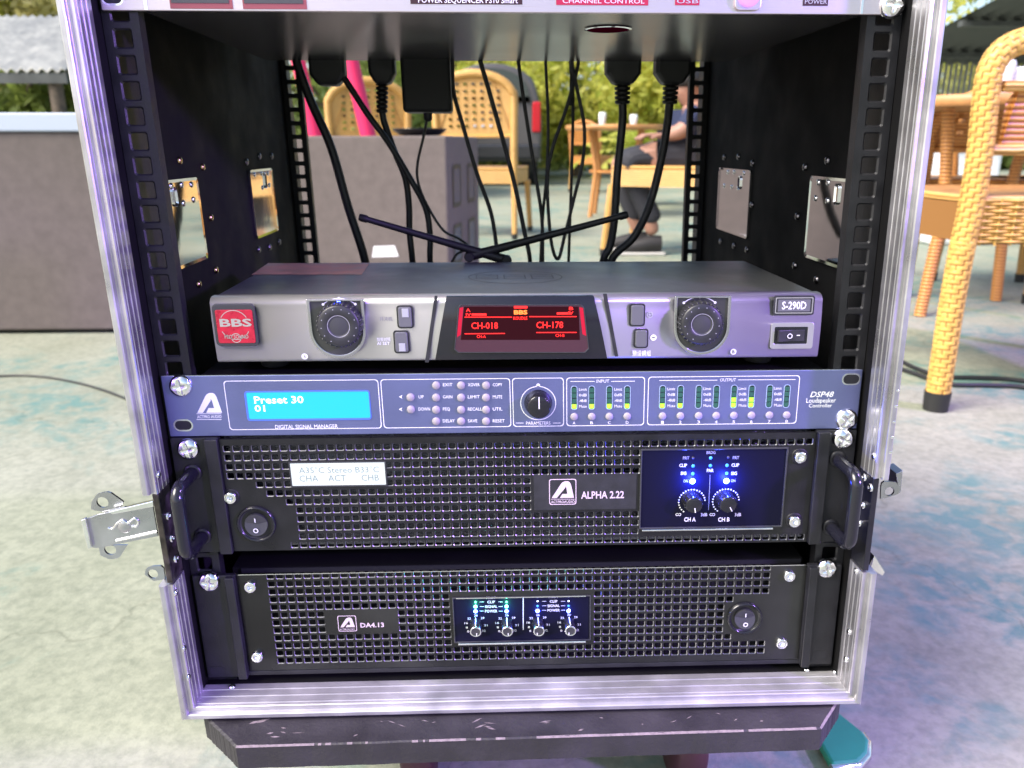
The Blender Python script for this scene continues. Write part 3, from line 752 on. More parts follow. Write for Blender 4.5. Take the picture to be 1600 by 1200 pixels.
# centre display bulge
def quadprism(pts, y0, y1): return MB().prism(ccw(pp(pts, RY)), y0, y1)
quadprism([(679, 462), (684, 462), (670, 566), (664, 566)], RY-.3, RY+.5).build('seam', 'knob', rc)
quadprism([(942, 459), (948, 459), (966, 557), (961, 557)], RY-.3, RY+.5).build('seam', 'knob', rc)
n = 10; (xa, za), (xb, zb), (xc_, zc_), (xd, zd) = [A(u, v, RY) for u, v in ((697, 461), (928, 457), (949, 559), (680, 563))]
b = MB(); vs = []
for k in range(n+1):
    t = k/n; ztop, zbot = rz1-.3, rz0+.6; zz = ztop+(zbot-ztop)*t; xl = xa+(xd-xa)*t; xr = xb+(xc_-xb)*t
    yy = RY+1.2-4.2*math.sin(PI*(.12+.80*t)); vs += [(xl, yy, zz), (xr, yy, zz), (xl, RY+8, zz), (xr, RY+8, zz)]
fs = []
for k in range(n):
    a = 4*k; fs += [(a, a+4, a+5, a+1), (a, a+2, a+6, a+4), (a+1, a+5, a+7, a+3)]
fs += [(0, 1, 3, 2), (4*n, 4*n+2, 4*n+3, 4*n+1)]
b.add(vs, fs, True); dsp = b.build('display_hood', 'gloss_black', rc, bevel=.3)
DY = RY-3.2
def dq(pts, y0, y1): return MB().prism(ccw(pp(pts, DY)), y0, y1)
ol = pp([(721, 477), (907, 477), (912, 482), (919, 544), (913, 550), (717, 550), (711, 545), (717, 481)], DY)
c_ = (sum(p[0] for p in ol)/8, sum(p[1] for p in ol)/8)
MB().ring(ccw([(c_[0]+(x-c_[0])*1.012, c_[1]+(z-c_[1])*1.03) for x, z in ol]), ccw(ol), DY-.35, DY+.3).build('window_rim', 'bezel', dsp, bevel=.15)
MB().prism(ccw(ol), DY-.05, DY+.5).build('display_shelf', 'lcd_red_shelf', dsp)
dq([(725, 479), (904, 479), (906, 531), (720, 531)], DY-.12, DY+.3).build('display_screen', 'lcd_red_back', dsp)
dq([(718, 481), (724, 480), (720, 523), (714, 527)], DY-.16, DY+.2).build('display_side', 'lcd_red_side', dsp)
dq([(905, 480), (911, 481), (916, 525), (910, 522)], DY-.16, DY+.2).build('display_side', 'lcd_red_side', dsp)
DT = DY-.35
P = Print(); P.line(726, 495.6, 800, 495.6, .6, DT).line(827, 494.7, 901, 494.7, .6, DT).line(726, 521.5, 789, 521, .6, DT).line(838, 519.6, 901, 519.4, .6, DT)
P.line(737, 491.5, 760, 491.5, 1.5, DT).line(870, 489.8, 893, 489.5, 1.5, DT).line(803, 480, 824, 480, 1.6, DT)
P.text('CH-018', 736.5, 778, 508.6, 10, DT, .012).text('CH-178', 838, 880, 507.5, 10, DT, .012)
P.text('CH-A', 745, 759, 525.8, 4.5, DT, .01).text('CH-B', 868, 882, 524, 4.5, DT, .01).text('KOUDLE', 802, 824, 497, 5, DT, .02)
P.text('A', 728, 735, 484.5, 5, DT, .02).text('IV', 728, 736, 491.5, 4.5, DT, .02).text('B', 889, 896, 482, 5, DT, .02).text('IV', 888, 896, 489, 4.5, DT, .02)
P.build('display_segments', 'seg_red', dsp)
Print().text('BBS', 803, 824, 487.7, 6.5, DT, .04).build('display_logo', 'seg_orange', dsp)
# model plate and mains switch
x0, x1, z0, z1 = pr(1208, 461.5, 1272, 492, RY)
mp_ = MB().prism(rrect(x0, x1, z0, z1, 1.4), RY-.9, RY+.3).build('model_plate', 'knob', rc, bevel=.3)
MB().ring(rrect(x0+1.2, x1-1.2, z0+1.2, z1-1.2, .8), rrect(x0+1.8, x1-1.8, z0+1.8, z1-1.8, .6), RY-1.1, RY-.6).build('plate_border', 'steel_text', mp_)
MB().box(x0+3, x1-3, RY-1.15, RY-.7, z0+2.6, z1-2.6).build('plate_field', 'recv_btn', mp_)
Print().text('S-290D', 1222, 1260, 477, 12, RY-1.25, .02).build('lettering', 'white_print', mp_)
x0, x1, z0, z1 = pr(1204, 504, 1271, 545, RY); xi0, xi1, zi0, zi1 = pr(1212, 513, 1259, 535, RY)
sw = MB().ring(rrect(x0, x1, z0, z1, 2), rrect(xi0-1, xi1+1, zi0-1, zi1+1, .8), RY-.35, RY+.3).build('switch_surround', 'recv', rc, bevel=.25)
MB().box(xi0-1.2, xi1+1.2, RY-.2, RY+.4, zi0-1.2, zi1+1.2).build('switch_well', 'gloss_black', sw)
xm = (xi0+xi1)/2; b = MB(); sweep(b, [(xi0+1, RY-3.0, zi0+1), (xm, RY-1.0, zi0+1), (xi1-1, RY-.6, zi0+1), (xi1-1, RY+.2, zi0+1), (xi0+1, RY+.2, zi0+1)],
                              [(xi0+1, RY-3.0, zi1-1), (xm, RY-1.0, zi1-1), (xi1-1, RY-.6, zi1-1), (xi1-1, RY+.2, zi1-1), (xi0+1, RY+.2, zi1-1)])
b.build('rocker', 'knob', sw, bevel=.3)
P = Print(); x, z = A(1234, 525, RY-2); P.arc(x, z, 1.5, 0, 360, .5, RY-2.4); P.line(1245, 524, 1250, 524, .6, RY-1.4); P.build('switch_mark', 'white_print', sw)
# cover sticker and embossed mark on the lid
def topquad(pts, z, name, m, parent):
    q = [atz(u, v, z) for u, v in pts]; b = MB(); b.add([(p.x, p.y, z) for p in q], [(0, 1, 2, 3)]); return b.build(name, m, parent)
topquad([(393, 429), (565, 429), (577, 412), (419, 411)], rz1-.15, 'sticker', 'sticker_brown', rc)
b = MB(); pc = atz(805, 432, rz1); n = 48
def flat_ring(cx, cy, rx, ry, w, z):
    vs = []
    for k in range(n):
        a = 2*PI*k/n; vs += [(cx+rx*math.cos(a), cy+ry*math.sin(a), z), (cx+(rx-w)*math.cos(a), cy+(ry-w)*math.sin(a), z)]
    return vs, [(2*k, 2*((k+1) % n), 2*((k+1) % n)+1, 2*k+1) for k in range(n)]
b.add(*flat_ring(pc.x, pc.y, 36, 30, 1.0, rz1-.2))
for dx in (-30, -9, 12):
    for (xa2, xb2, ya2, yb2) in ((0, 17, 9, 10), (0, 17, 0, 1), (0, 17, -9, -8), (0, 1, -9, 10), (16, 17, -9, 10)):
        b.add([(pc.x+dx+xa2, pc.y+ya2, rz1-.18), (pc.x+dx+xb2, pc.y+ya2, rz1-.18), (pc.x+dx+xb2, pc.y+yb2, rz1-.18), (pc.x+dx+xa2, pc.y+yb2, rz1-.18)], [(0, 1, 2, 3)])
b.build('embossed_mark', 'dark_print', rc)
# antennas
def antenna(tip, base):
    a, c = at(*tip, 172), at(*base, 172); d = (c-a)
    pts = [a, a+d*.012, a+d*.05, a+d*.06, a+d*.7, a+d]
    MB().tube(pts, [2.7, 3.3, 3.3, 2.6, 3.4, 4.4], 12).build('antenna', 'antenna', rc)
antenna((561, 339), (790, 406)); antenna((981, 335), (735, 400))
for u, v in ((792, 407), (733, 402)):
    p = at(u, v, 168); MB().lathe(p.x, p.z, [(3.6, -2), (4.4, 0), (4.4, 5)], 14, cy=168).build('antenna_joint', 'antenna', rc)

# ------------------------------------------------------------------ signal processor (blue 1U)
dp = thing('signal_processor', 'blue brushed one-unit signal processor with cyan display and green level meters', 'processor', (0, 80, 196.6))
dz0, dz1 = 196.6, 240.2
MB().box(-241.3, 241.3, 0, 3, dz0, dz1).build('front_panel', 'dsp', dp, bevel=.5)
MB().box(-241.0, 241.0, .25, 2.8, dz1-.3, dz1+.25).build('panel_edge', 'dsp_edge', dp)
MB().box(-216, 216, 3.2, 250, dz0+.5, dz1-1).build('chassis', 'laminate', dp)
PY = -.12
P = Print()
for u0, v0, u1, v1 in ((354, 594, 594, 675), (597, 592, 798, 671), (801, 590, 881, 669), (885, 589, 1007, 667), (1012, 588, 1247, 664)):
    x0, x1, _, _ = pr(u0, v0, u1, v1, PY); P.outline(rrect(x0, x1, dz0+4.4, dz1-3.6, 2.2), .5, PY)
P.text('DIGITAL SIGNAL MANAGER', 430, 528, 666.5, 6, PY, .006)
P.line(307, 646.5, 346, 646.5, .4, PY).line(307, 655.5, 346, 655.5, .4, PY).text('ACTPRO AUDIO', 308, 346, 651, 4.6, PY, .01)
logo_a(P, 306, 614, 345, 645, PY)
rows = [('EXIT', 'XOVER', 'COPY'), ('GAIN', 'LIMIT', 'MUTE'), ('PEQ', 'RECALL', 'UTIL'), ('DELAY', 'SAVE', 'RESET')]
for j, v in enumerate((601, 620, 639, 657.5)):
    for i, u in enumerate((681.5, 720.5, 759.5)): P.text(rows[j][i], u+10.5, u+10.5+3.7*len(rows[j][i]), v, 4.8, PY, .008)
P.text('UP', 654, 662, 620, 5, PY, .008).text('DOWN', 654, 672, 639, 5, PY, .008)
for v in (620, 639.5): P.poly(ccw(pp([(623, v), (629, v-3), (627, v), (629, v+3)], PY)), PY)
kx, kz = A(841, 630, PY); P.arc(kx, kz, 12.2, 0, 360, .55, PY, 48); P.dot(841, 602, 1.3, PY)
P.text('PARAMETERS', 822, 860, 661, 5, PY, .004).line(806, 661, 818, 661, .4, PY).line(864, 661, 876, 661, .4, PY)
P.text('INPUT', 932, 952, 595.5, 4.8, PY, .008).line(891, 596, 929, 596, .45, PY).line(955, 596, 992, 595.5, .45, PY)
P.text('OUTPUT', 1125, 1150, 593.5, 4.8, PY, .008).line(1030, 594.5, 1121, 594, .45, PY).line(1153, 593.5, 1243, 593, .45, PY)
mu = [897, 924.5, 952, 980, 1035, 1063, 1091.5, 1119, 1146.5, 1174, 1202, 1229]
for a, b_ in zip(mu[::2], mu[1::2]):
    c = (a+b_)/2
    for k, t in enumerate(('Limit', '0dB', '-48dB', 'Mute')): P.text(t, c-6, c+6, 608.3+8.8*k-(c-940)*.006, 4.2, PY, .004)
for u, t in zip(mu, 'ABCD12345678'): P.text(t, u-2.2, u+2.2, 660.5-(u-940)*.008, 4.4, PY, .01)
P.text('DSP48', 1266, 1303, 616, 8.5, PY, .012, .25).text('Loudspeaker', 1260, 1306, 625.5, 7, PY, .008).text('Controller', 1264, 1300, 633.5, 6, PY, .008)
P.build('lettering', 'white_print', dp)
x0, x1, z0, z1 = pr(384, 610.5, 579, 656.5, 0)
lc = MB().ring(rrect(x0, x1, z0, z1, 2.0), rrect(x0+1.4, x1-.8, z0+1.4, z1-.9, 1.2), -.5, .3).build('display', 'lcd_cyan_frame', dp, bevel=.2)
MB().prism(rrect(x0+1, x1-.6, z0+1, z1-.6, 1.4), -.2, .3).build('display_screen', 'lcd_cyan', lc)
Print().text('Preset 30', 397, 474, 624.5, 11, -.35, .012).text('01', 398, 414, 638, 10, -.35, .012).build('display_text', 'lcd_text', lc)
def tactile():
    b = MB(); b.lathe(0, 0, [(.01, -1.7), (2.2, -1.6), (2.7, -1.1), (2.85, 0)], 16); return b.mesh('button', 'btn_grey')
M_TACT = tactile()
for u, v in [(641.5, 620.5), (642, 639.5)]+[(u, v) for v in (602, 621, 640, 658) for u in (681.5, 720.5, 759.5)]:
    x, z = A(u, v, 0); put(M_TACT, 'button', dp, (x, 0, z))
for u in mu:
    x, z = A(u, 650.5-(u-940)*.008, 0); put(M_TACT, 'button', dp, (x, 0, z), scale=.95)
k = MB().lathe(kx, kz, [(.01, -9.6), (7.0, -9.6), (8.0, -9.0), (9.2, -1.5), (9.8, 0)], 40).build('parameter_knob', 'gloss_black', dp)
MB().box(kx-.35, kx+.35, -9.9, -9.4, kz-1, kz+7.4).build('knob_pointer', 'white_print', k)
for q, u in enumerate(mu):
    vt, vb = 602.5-(u-940)*.006, 640-(u-940)*.010; x0, x1, z0, z1 = pr(u-5.2, vt, u+5.2, vb, 0)
    mt = MB().ring(rrect(x0, x1, z0, z1, 2.0), rrect(x0+.45, x1-.45, z0+.45, z1-.35, 1.7), -.35, .2).build('level_meter', 'meter_frame', dp)
    MB().prism(rrect(x0+.4, x1-.4, z0+.4, z1-.3, 1.7), -.05, .2).build('meter_well', 'meter_dark', mt)
    h = (z1-z0-1.6)/4.4; lit = {0: (0,), 1: (0,), 2: (0,), 3: (0,), 4: (0,), 5: (0,), 8: (0, 1), 9: (0, 1)}.get(q, ())
    for g in range(4):
        MB().box(x0+.75, x1-.75, -.4, 0, z0+.9+h*1.08*g, z0+.9+h*1.08*g+h*.9).build('meter_segment', 'meter_lit' if g in lit else 'meter_seg', mt, bevel=.15, seg=1)
slot(dp, 286.5, 664.5, 0, 'dsp_edge'); slot(dp, 1330, 592.5, 0, 'dsp_edge')
screw_at(dp, 280, 605); screw_at(dp, 1325, 657)

# ------------------------------------------------------------------ power amplifier with blue window (upper)
am = thing('power_amplifier', 'black two-unit amplifier with bow handles, white display and blue-lit knob window', 'amplifier', (0, 120, 107.6))
az0, az1 = 107.6, 196.0
hx0 = (A(355.5, 699)[0]+A(370, 850.5)[0])/2; hx1 = (A(1263, 689)[0]+A(1249, 836)[0])/2
c0, c1 = A(355.5, 699)[0], A(1263, 689)[0]; nc = 64
xs = [c0+(c1-c0)*i/(nc-1) for i in range(nc)]
zt_, zb_ = (A(355.5, 699)[1]+A(1263, 689)[1])/2, (A(440, 850.5)[1]+A(1249, 836)[1])/2
zs12 = [zb_+(zt_-zb_)*j/11 for j in range(12)]                       # bottom row first
def ucol(u, v): return (A(u, v)[0]-c0)/(c1-c0)*(nc-1)
b0, b1 = ucol(833, 765), ucol(998, 765); w0 = ucol(1000, 765)
def sol_a(i, j):
    r = 11-j
    start = {0: 0, 1: 0, 2: 0, 3: 0, 4: 2.4, 5: 3.4, 6: 5.4, 7: 6.4, 8: 6.4, 9: 6.4, 10: 6.4, 11: 5.4}[r]
    if i < start: return True
    if 4 <= r <= 7 and b0 <= i <= w0: return True
    if 1 <= r <= 10 and i >= w0: return True
    return False
px0, px1 = c0-4.6, c1+4.6
grille(MB(), px0, px1, az0+1.0, az1-1.2, -2.0, .2, xs, zs12, 2.3, 2.1, sol_a, .28, 'edge_worn_glint').build('grille_plate', 'amp_plate', am)
MB().box(px0+1, px1-1, 6, 7, az0+1, az1-1).build('dust_filter', 'amp_inner', am)
MB().box(-216, 216, 7.5, 380, az0+1.5, az1-1).build('chassis', 'laminate', am)
for s in (-1, 1):
    e0, e1 = (-241.3, px0-.4) if s < 0 else (px1+.4, 241.3)
    e = MB().prism(rrect(e0, e1, az0, az1, 1.5), -1.2, 3.0).build('rack_ear', 'amp_ear', am, bevel=.5)
    inner = px0-.3 if s < 0 else px1+.3
    q = sorted((inner, inner+s*(-0)+(-9 if s < 0 else 9)))
    MB().prism(rrect(q[0], q[1], az0+.2, az1-.2, .8), -5.5, -1.2).build('ear_ridge', 'amp_ear', am, bevel=1.8, seg=3)
    um = (329, 737) if s < 0 else (1312, 716); ub = (344, 836) if s < 0 else (1300, 822)
    xt, zt2 = A(*um); xb_, zb2 = A(*ub); hx = s*229.0
    H = 33; pts = [(hx, 0, zt2)]+[(hx, -H+9-9*math.sin(a), zt2-9+9*math.cos(a)) for a in np.linspace(0, PI/2, 7)]+[(hx, -H+9-9*math.cos(a), zb2+9-9*math.sin(a)) for a in np.linspace(0, PI/2, 7)]+[(hx, 0, zb2)]
    hd = MB().tube(pts, 4.6, 16).build('handle', 'gloss_black', am)
    for zz in (zt2, zb2): MB().lathe(hx, zz, [(4.6, -2.6), (6.2, -2.2), (6.4, -1.2)], 20, cap=False).build('handle_collar', 'amp_ear', hd)
screw_at(am, 292, 704, -1.2); screw_at(am, 1320, 688, -1.2)
for u, v in ((361, 776), (1249, 713), (1240, 813)):
    x, z = A(u, v, -2); put(M_BOSS, 'spacer', am, (x, -2, z)); put(M_WASHER, 'washer', am, (x, -2, z))
rocker(am, 401, 818, 13.5, -2)
x0, x1, z0, z1 = pr(455, 723, 602, 758, -2.2)
lc = MB().ring(rrect(x0-1, x1+1, z0-1, z1+1, .5), rrect(x0, x1, z0, z1, .3), -2.6, -1.9).build('display', 'bezel', am)
MB().box(x0, x1, -2.35, -1.95, z0, z1).build('display_screen', 'lcd_white', lc)
Print().text('A35°C Stereo B33°C', 467, 592, 734, 9.5, -2.45, -.004).text('CHA    ACT      CHB', 468, 592, 747, 9.5, -2.45, -.004).build('display_text', 'lcd_white_text', lc)
x0, x1, z0, z1 = pr(834, 741, 994, 796, -2.1); bp_ = MB().box(x0, x1, -2.25, -1.9, z0, z1).build('name_plate', 'knob', am)
P = Print(); x0, x1, z0, z1 = pr(858, 748.5, 900.5, 788.5, -2.4); P.outline(rrect(x0, x1, z0, z1, 1.6), .55, -2.4); logo_a(P, 862, 752, 897, 778, -2.4)
P.line(861, 780, 898, 780, .35, -2.4); P.text('ACTPROAUDIO', 861, 898, 784, 4, -2.4, .01); P.text('ALPHA 2.22', 908, 975, 773, 11, -2.4, .018).build('lettering', 'pink_print', bp_)
# knob window
x0, x1, z0, z1 = pr(1002, 702, 1224, 822, -2)
wn = MB().box(x0, x1, -2.15, -1.95, z0, z1).build('control_window', 'window_black', am)
MB().ring(rrect(x0-1.2, x1+1.2, z0-1.2, z1+1.2, .6), rrect(x0, x1, z0, z1, .4), -3.2, -1.9).build('window_frame', 'bezel', wn, bevel=.3)
MB().box(x0+.8, x1-6, -4.4, -3.0, z0-2.4, z0-1.0).build('window_sill', 'chrome', wn, bevel=.4)
WY = -2.4
P = Print()
for u, v, t in ((1067.5, 725.5, 'CLIP'), (1149, 725.0, 'CLIP'), (1068, 738, 'SIG'), (1147, 738, 'SIG')): P.text(t, u-(6 if t == 'CLIP' else 4.5), u+(6 if t == 'CLIP' else 4.5), v+1.5, 5, WY, .02)
P.text('PAR', 1104.5, 1115, 735, 5, WY, .02)
for k_, (uc, vc) in enumerate(((1081, 784), (1134, 783))):
    x, z = A(uc, vc, WY)
    for q in range(21):
        a = math.radians(233-q*12.6)
        if q < 19: P.poly(circ(x+9.6*math.cos(a), z+9.6*math.sin(a), .58, 8), WY)
    ux = uc-21; x_, z_ = A(ux, 804, WY); P.arc(x_-.9, z_, .95, 0, 360, .4, WY, 12); P.arc(x_+.9, z_, .95, 0, 360, .4, WY, 12)
    P.text('3dB', uc+14, uc+24, 804, 5, WY, .015)
    P.text('CH A' if k_ == 0 else 'CH B', uc-12, uc+6, 811.5, 6.5, WY, .02)
P.build('lettering', 'white_print', wn)
P = Print().text('PRT', 1067, 1077, 715.5, 4.6, WY, .015).text('PRT', 1145, 1155, 715, 4.6, WY, .015).text('BRDG', 1104, 1118, 707, 4.6, WY, .015).text('ON', 1068, 1075, 751.5, 4.6, WY, .015).text('ON', 1142, 1149, 751, 4.6, WY, .015)
P.line(1109.5, 742, 1107, 797, .3, WY).build('lettering', 'grey_print', wn)
def led_mesh(r, h, m):
    b = MB(); b.lathe(0, 0, [(.01, -h), (r*.5, -h*.9), (r*.85, -h*.5), (r, 0)], 14); return b.mesh('indicator_light', m)
LEDS = {m: led_mesh(1.0, .6, m) for m in ('led_blue', 'led_core', 'led_dim', 'led_off', 'led_green', 'led_cyan')}
def led(parent, u, v, m, Y, sc=1):
    x, z = A(u, v, Y); return put(LEDS[m], 'indicator_light', parent, (x, Y, z), scale=sc)
for u, v, m_, sc in ((1083, 715.5, 'led_off', 1), (1138, 714.5, 'led_off', 1), (1083, 728, 'led_dim', 1.25), (1136, 727, 'led_dim', 1.25), (1082.5, 740, 'led_dim', 1.25), (1135.5, 739.5, 'led_dim', 1.25), (1110.5, 715.5, 'led_dim', 1.2), (1110, 727.5, 'led_dim', 1.2)):
    led(wn, u, v, m_, WY+.2, sc)
def led_lamp(o, power, col):
    d = bpy.data.lights.new('led_lamp', 'POINT'); d.energy = power; d.color = col; d.shadow_soft_size = .0015
    l_ = bpy.data.objects.new('led_lamp', d); COL.objects.link(l_); l_.parent = o; l_.location = (0, -.0035, 0)
for u, v in ((1082, 752), (1135, 751.5)):
    led(wn, u, v, 'led_blue', WY+.2, 2.2); led_lamp(led(wn, u, v, 'led_core', WY-.75, 1.5), .07, (.03, .06, 1))
for (uc, vc), ang in zip(((1081, 782), (1134, 781)), (-80, -62)):
    x, z = A(uc, vc, WY-2)
    k = knob_small(wn, x, z-.5, WY+.2, 6.4, 9.5, 'gloss_black', 'knob')
    a = math.radians(ang); b = MB()
    b.tube([(x+2.2*math.cos(a), WY-9.4, z-.5+2.2*math.sin(a)), (x+5.6*math.cos(a), WY-9.4, z-.5+5.6*math.sin(a))], .38, 6); b.build('knob_pointer', 'white_print', k)

# ------------------------------------------------------------------ lower power amplifier
a2 = thing('power_amplifier', 'worn black amplifier at the bottom of the rack with four small knobs', 'amplifier', (0, 120, .8))
bz0, bz1 = .8, 88.2
gx0 = A(367, 892, 0)[0]; gx1 = A(1262, 880, 0)[0]; GY = 1.0
c0b = (A(425, 901.6, GY)[0]+A(436.6, 1034, GY)[0])/2; c1b = (A(1200, 886, GY)[0]+A(1188, 1015.6, GY)[0])/2; ncb = 56
xs2 = [c0b+(c1b-c0b)*i/(ncb-1) for i in range(ncb)]
zt_, zb_ = (A(425, 901.6, GY)[1]+A(1200, 886, GY)[1])/2, (A(436.6, 1034, GY)[1]+A(1188, 1015.6, GY)[1])/2
zs2 = [zb_+(zt_-zb_)*j/11 for j in range(12)]
def uc2(u, v): return (A(u, v, GY)[0]-c0b)/(c1b-c0b)*(ncb-1)
n0, n1 = uc2(509, 970), uc2(619, 970); k0, k1 = uc2(703, 965), uc2(928, 965)
e4, e5 = uc2(1140, 955), uc2(1126, 965)
def sol_b(i, j):
    r = 11-j
    if 5 <= r <= 7 and n0 <= i <= n1: return True
    if 3 <= r <= 9 and k0 <= i <= k1: return True
    if r in (4, 9) and i > e4: return True
    if 5 <= r <= 8 and i > e5: return True
    return False
gz0, gz1 = bz0+4.0, bz1-1
grille(MB(), gx0, gx1, gz0, gz1, GY, GY+2.0, xs2, zs2, 2.35, 2.1, sol_b, .25, 'edge_worn_glint').build('grille_plate', 'amp_plate_worn', a2)
MB().box(gx0, gx1, GY-.2, GY+1.8, gz1, gz1+.5).build('plate_edge', 'chrome', a2)
MB().box(gx0+1, gx1-1, GY+9, GY+10, gz0, gz1).build('fan_void', 'amp_void', a2)
MB().box(-216, 216, GY+11, 380, bz0+1.5, bz1-1).build('chassis', 'laminate', a2)
MB().box(gx0-2, gx1+2, .5, 3.5, bz0, gz0-.4).build('lower_rail', 'amp_ear', a2, bevel=.5)
for s in (-1, 1):
    e0, e1 = (-241.3, gx0-.3) if s < 0 else (gx1+.3, 241.3)
    MB().prism(rrect(e0, e1, bz0, bz1, 1.2), -1.0, 3.0).build('rack_ear', 'amp_ear', a2, bevel=.5)
    q = sorted((gx0-.25, gx0-7)) if s < 0 else sorted((gx1+.25, gx1+7))
    MB().prism(rrect(q[0], q[1], bz0+.3, bz1-.3, .8), -5.0, -1.0).build('ear_ridge', 'amp_ear', a2, bevel=2, seg=3)
screw_at(a2, 325, 912, -1); screw_at(a2, 1294, 891, -1)
slot(a2, 339, 1049, -1, 'amp_ear'); slot(a2, 1282, 1024, -1, 'amp_ear')
for u, v in ((392, 915), (1232, 898), (403, 1024), (1220, 1003)):
    x, z = A(u, v, GY); put(M_BOSS, 'spacer', a2, (x, GY, z))
rocker(a2, 1163, 965, 13.2, GY)
P = Print(); x0, x1, z0, z1 = pr(528, 962, 557, 986.5, GY-.2); P.outline(rrect(x0, x1, z0, z1, 1.2), .45, GY-.2); logo_a(P, 531, 965, 554, 980, GY-.2)
P.text('ACTPROAUDIO', 531, 554, 983.3, 2.6, GY-.2, .005).text('DA4.13', 563, 600, 976.5, 7, GY-.2, .022).build('lettering', 'pink_print', a2)
x0, x1, z0, z1 = pr(710, 933, 921, 1000, GY)
wn = MB().box(x0, x1, GY-.2, GY+.1, z0, z1).build('control_window', 'window_black', a2)
MB().ring(rrect(x0-1, x1+1, z0-1, z1+1, .6), rrect(x0, x1, z0, z1, .4), GY-1.0, GY+.1).build('window_frame', 'bezel', wn, bevel=.3)
MB().box(x0+2, x1-3, GY-2.6, GY-.6, z0-1.9, z0-.4).build('window_sill', 'chrome', wn, bevel=.4)
MB().box(x0+2, x1-3, GY-1.3, GY-.6, z1+.2, z1+.9).build('window_sill', 'chrome', wn)
QY = GY-.35; P = Print()
for um, vs_ in ((767.5, (940.5, 947.7, 954.8)), (865, (939.5, 946.5, 953.5))):
    for t, v in zip(('CLIP', 'SIGNAL', 'POWER'), vs_):
        P.text(t, um-(6 if t == 'CLIP' else 9.5), um+(6 if t == 'CLIP' else 9.5), v, 4, QY, .012)
        for sg in (-1, 1): P.line(um+sg*11.5, v, um+sg*18, v, .3, QY)
P.line(817.5, 933, 817.5, 984, .55, QY)
for uc in (743.5, 792, 840.5, 889):
    for t, du, dv in (('22', -10.5, -9), ('26', 0, -14), ('29', 10.5, -10), ('16', -15, -2), ('31', 15.5, 1.5), ('8', -14, 5), ('0', -12, 11), ('32', 12.5, 10)):
        P.text(t, uc+du-2.2*len(t)/2-.5, uc+du+2.2*len(t)/2+.5, 975+dv-(uc-815)*.008, 3.2, QY, .005)
P.build('lettering', 'white_print', wn)
P = Print().text('PROT', 760, 775, 934, 3.8, QY, .01).text('PROT', 857.5, 872.5, 932.5, 3.8, QY, .01).build('lettering', 'grey_print', wn)
for i, uc in enumerate((743, 791.5, 840, 888.5)):
    dv = -(uc-815)*.010
    if i < 2:
        L4 = (('led_green', .6, 934), ('led_green', .9, 940.5), ('led_cyan', 1.35, 947.5), ('led_core', 1.25, 955))
    else:
        L4 = (('led_off', .8, 933), ('led_core', .55, 939.5), ('led_dim', .9, 947), ('led_core', 1.2, 954))
    for m_, sc, v in L4: led(wn, uc, v+dv*.4, m_, QY+.15, sc)
    led_lamp(led(wn, uc, 954.8+dv*.4, 'led_blue', QY+.3, 1.5), .004, (.04, .10, 1))
    if i < 2: led_lamp(led(wn, uc, 947.5+dv*.4, 'led_green', QY+.3, 1.5), .004, (.05, 1, .45))
    x, z = A(uc+.8, 984+dv, QY-11); zb3 = A(uc, 972+dv, QY)[1]; xk = A(uc+.5, 972+dv, QY)[0]
    k = MB().lathe(xk, zb3, [(3.6, -12), (4.4, -11.2), (4.6, 0)], 24, cy=QY, cap=False).build('knob', 'gloss_black', wn)
    MB().lathe(xk, zb3, [(3.3, -12.3), (3.9, -12.6), (4.25, -12.2), (4.3, -11.4)], 24, cy=QY, cap=False).build('knob_ring', 'chrome', k)
    MB().lathe(xk, zb3, [(.01, -11.9), (3.4, -12.1)], 24, cy=QY).build('knob_face', 'bezel', k)
    MB().box(xk-.28, xk+.28, QY-11.5, QY-1, zb3+4.45, zb3+4.75).build('knob_pointer', 'white_print', k)
    MB().box(xk+(.3 if i < 2 else -1.6), xk+(.9 if i < 2 else -1.0), QY-12.5, QY-11.9, zb3-3.0, zb3-1.4).build('knob_mark', 'white_print', k)

# ------------------------------------------------------------------ cables, plugs and adapter behind the receiver
CYB = 300.0
def ck(pts): return [(430+x*.4375, 60+y*.4375) for x, y in pts]
def cable(name, label, pts, r, plug=None, cat='cable', dy=0, wav=0):
    q = ck(pts); P3 = [at(u, v, CYB+dy+wav*math.sin(i*1.7)) for i, (u, v) in enumerate(q)]
    last = P3[-1]; P3 = P3+[last+Vector((0, 12, -45))]
    base = P3[-1]; t = thing(name, label, cat, base, 'cables hanging behind the receiver')
    MB().tube(smooth_path(P3, 7), r, 10).build('cord', 'rubber', t)
    if plug:
        (u, v0), w, v1 = plug
        x, z1 = A(u, v0, CYB+dy); _, z0 = A(u, v1, CYB+dy); y = CYB+dy
        hd = MB().prism(ccw([(x-w, z1+6), (x+w, z1+6), (x+w, z1-10), (x+w*.55, z1-20), (x-w*.55, z1-20), (x-w, z1-10)]), y-10, y+10).build('plug', 'rubber', t, bevel=3)
        b = MB(); zz = z1-18; n = 0
        while zz > z0:
            b.lathez(x+(P3[0].x-x)*(z1-zz)/max(1, z1-z0), y, [(r*1.2, zz-3.4), (r*1.9-n*.12, zz-2.6), (r*1.9-n*.12, zz), (r*1.2, zz+.6)], 14); zz -= 4.2; n += 1
        b.build('strain_relief', 'rubber', hd)
    return t
cable('power_cable', 'thickest black cable at the left, slanting down beside the pierced rear rail', [(72, 60), (85, 110), (130, 230), (200, 390), (260, 600), (320, 790)], 4.3)
cable('power_cable', 'black cable leaving the leftmost round plug and crossing another cable', [(200, 90), (245, 140), (330, 270), (400, 365), (470, 480), (535, 600), (553, 700), (553, 790)], 3.1, ((512, 100), 17, 118))
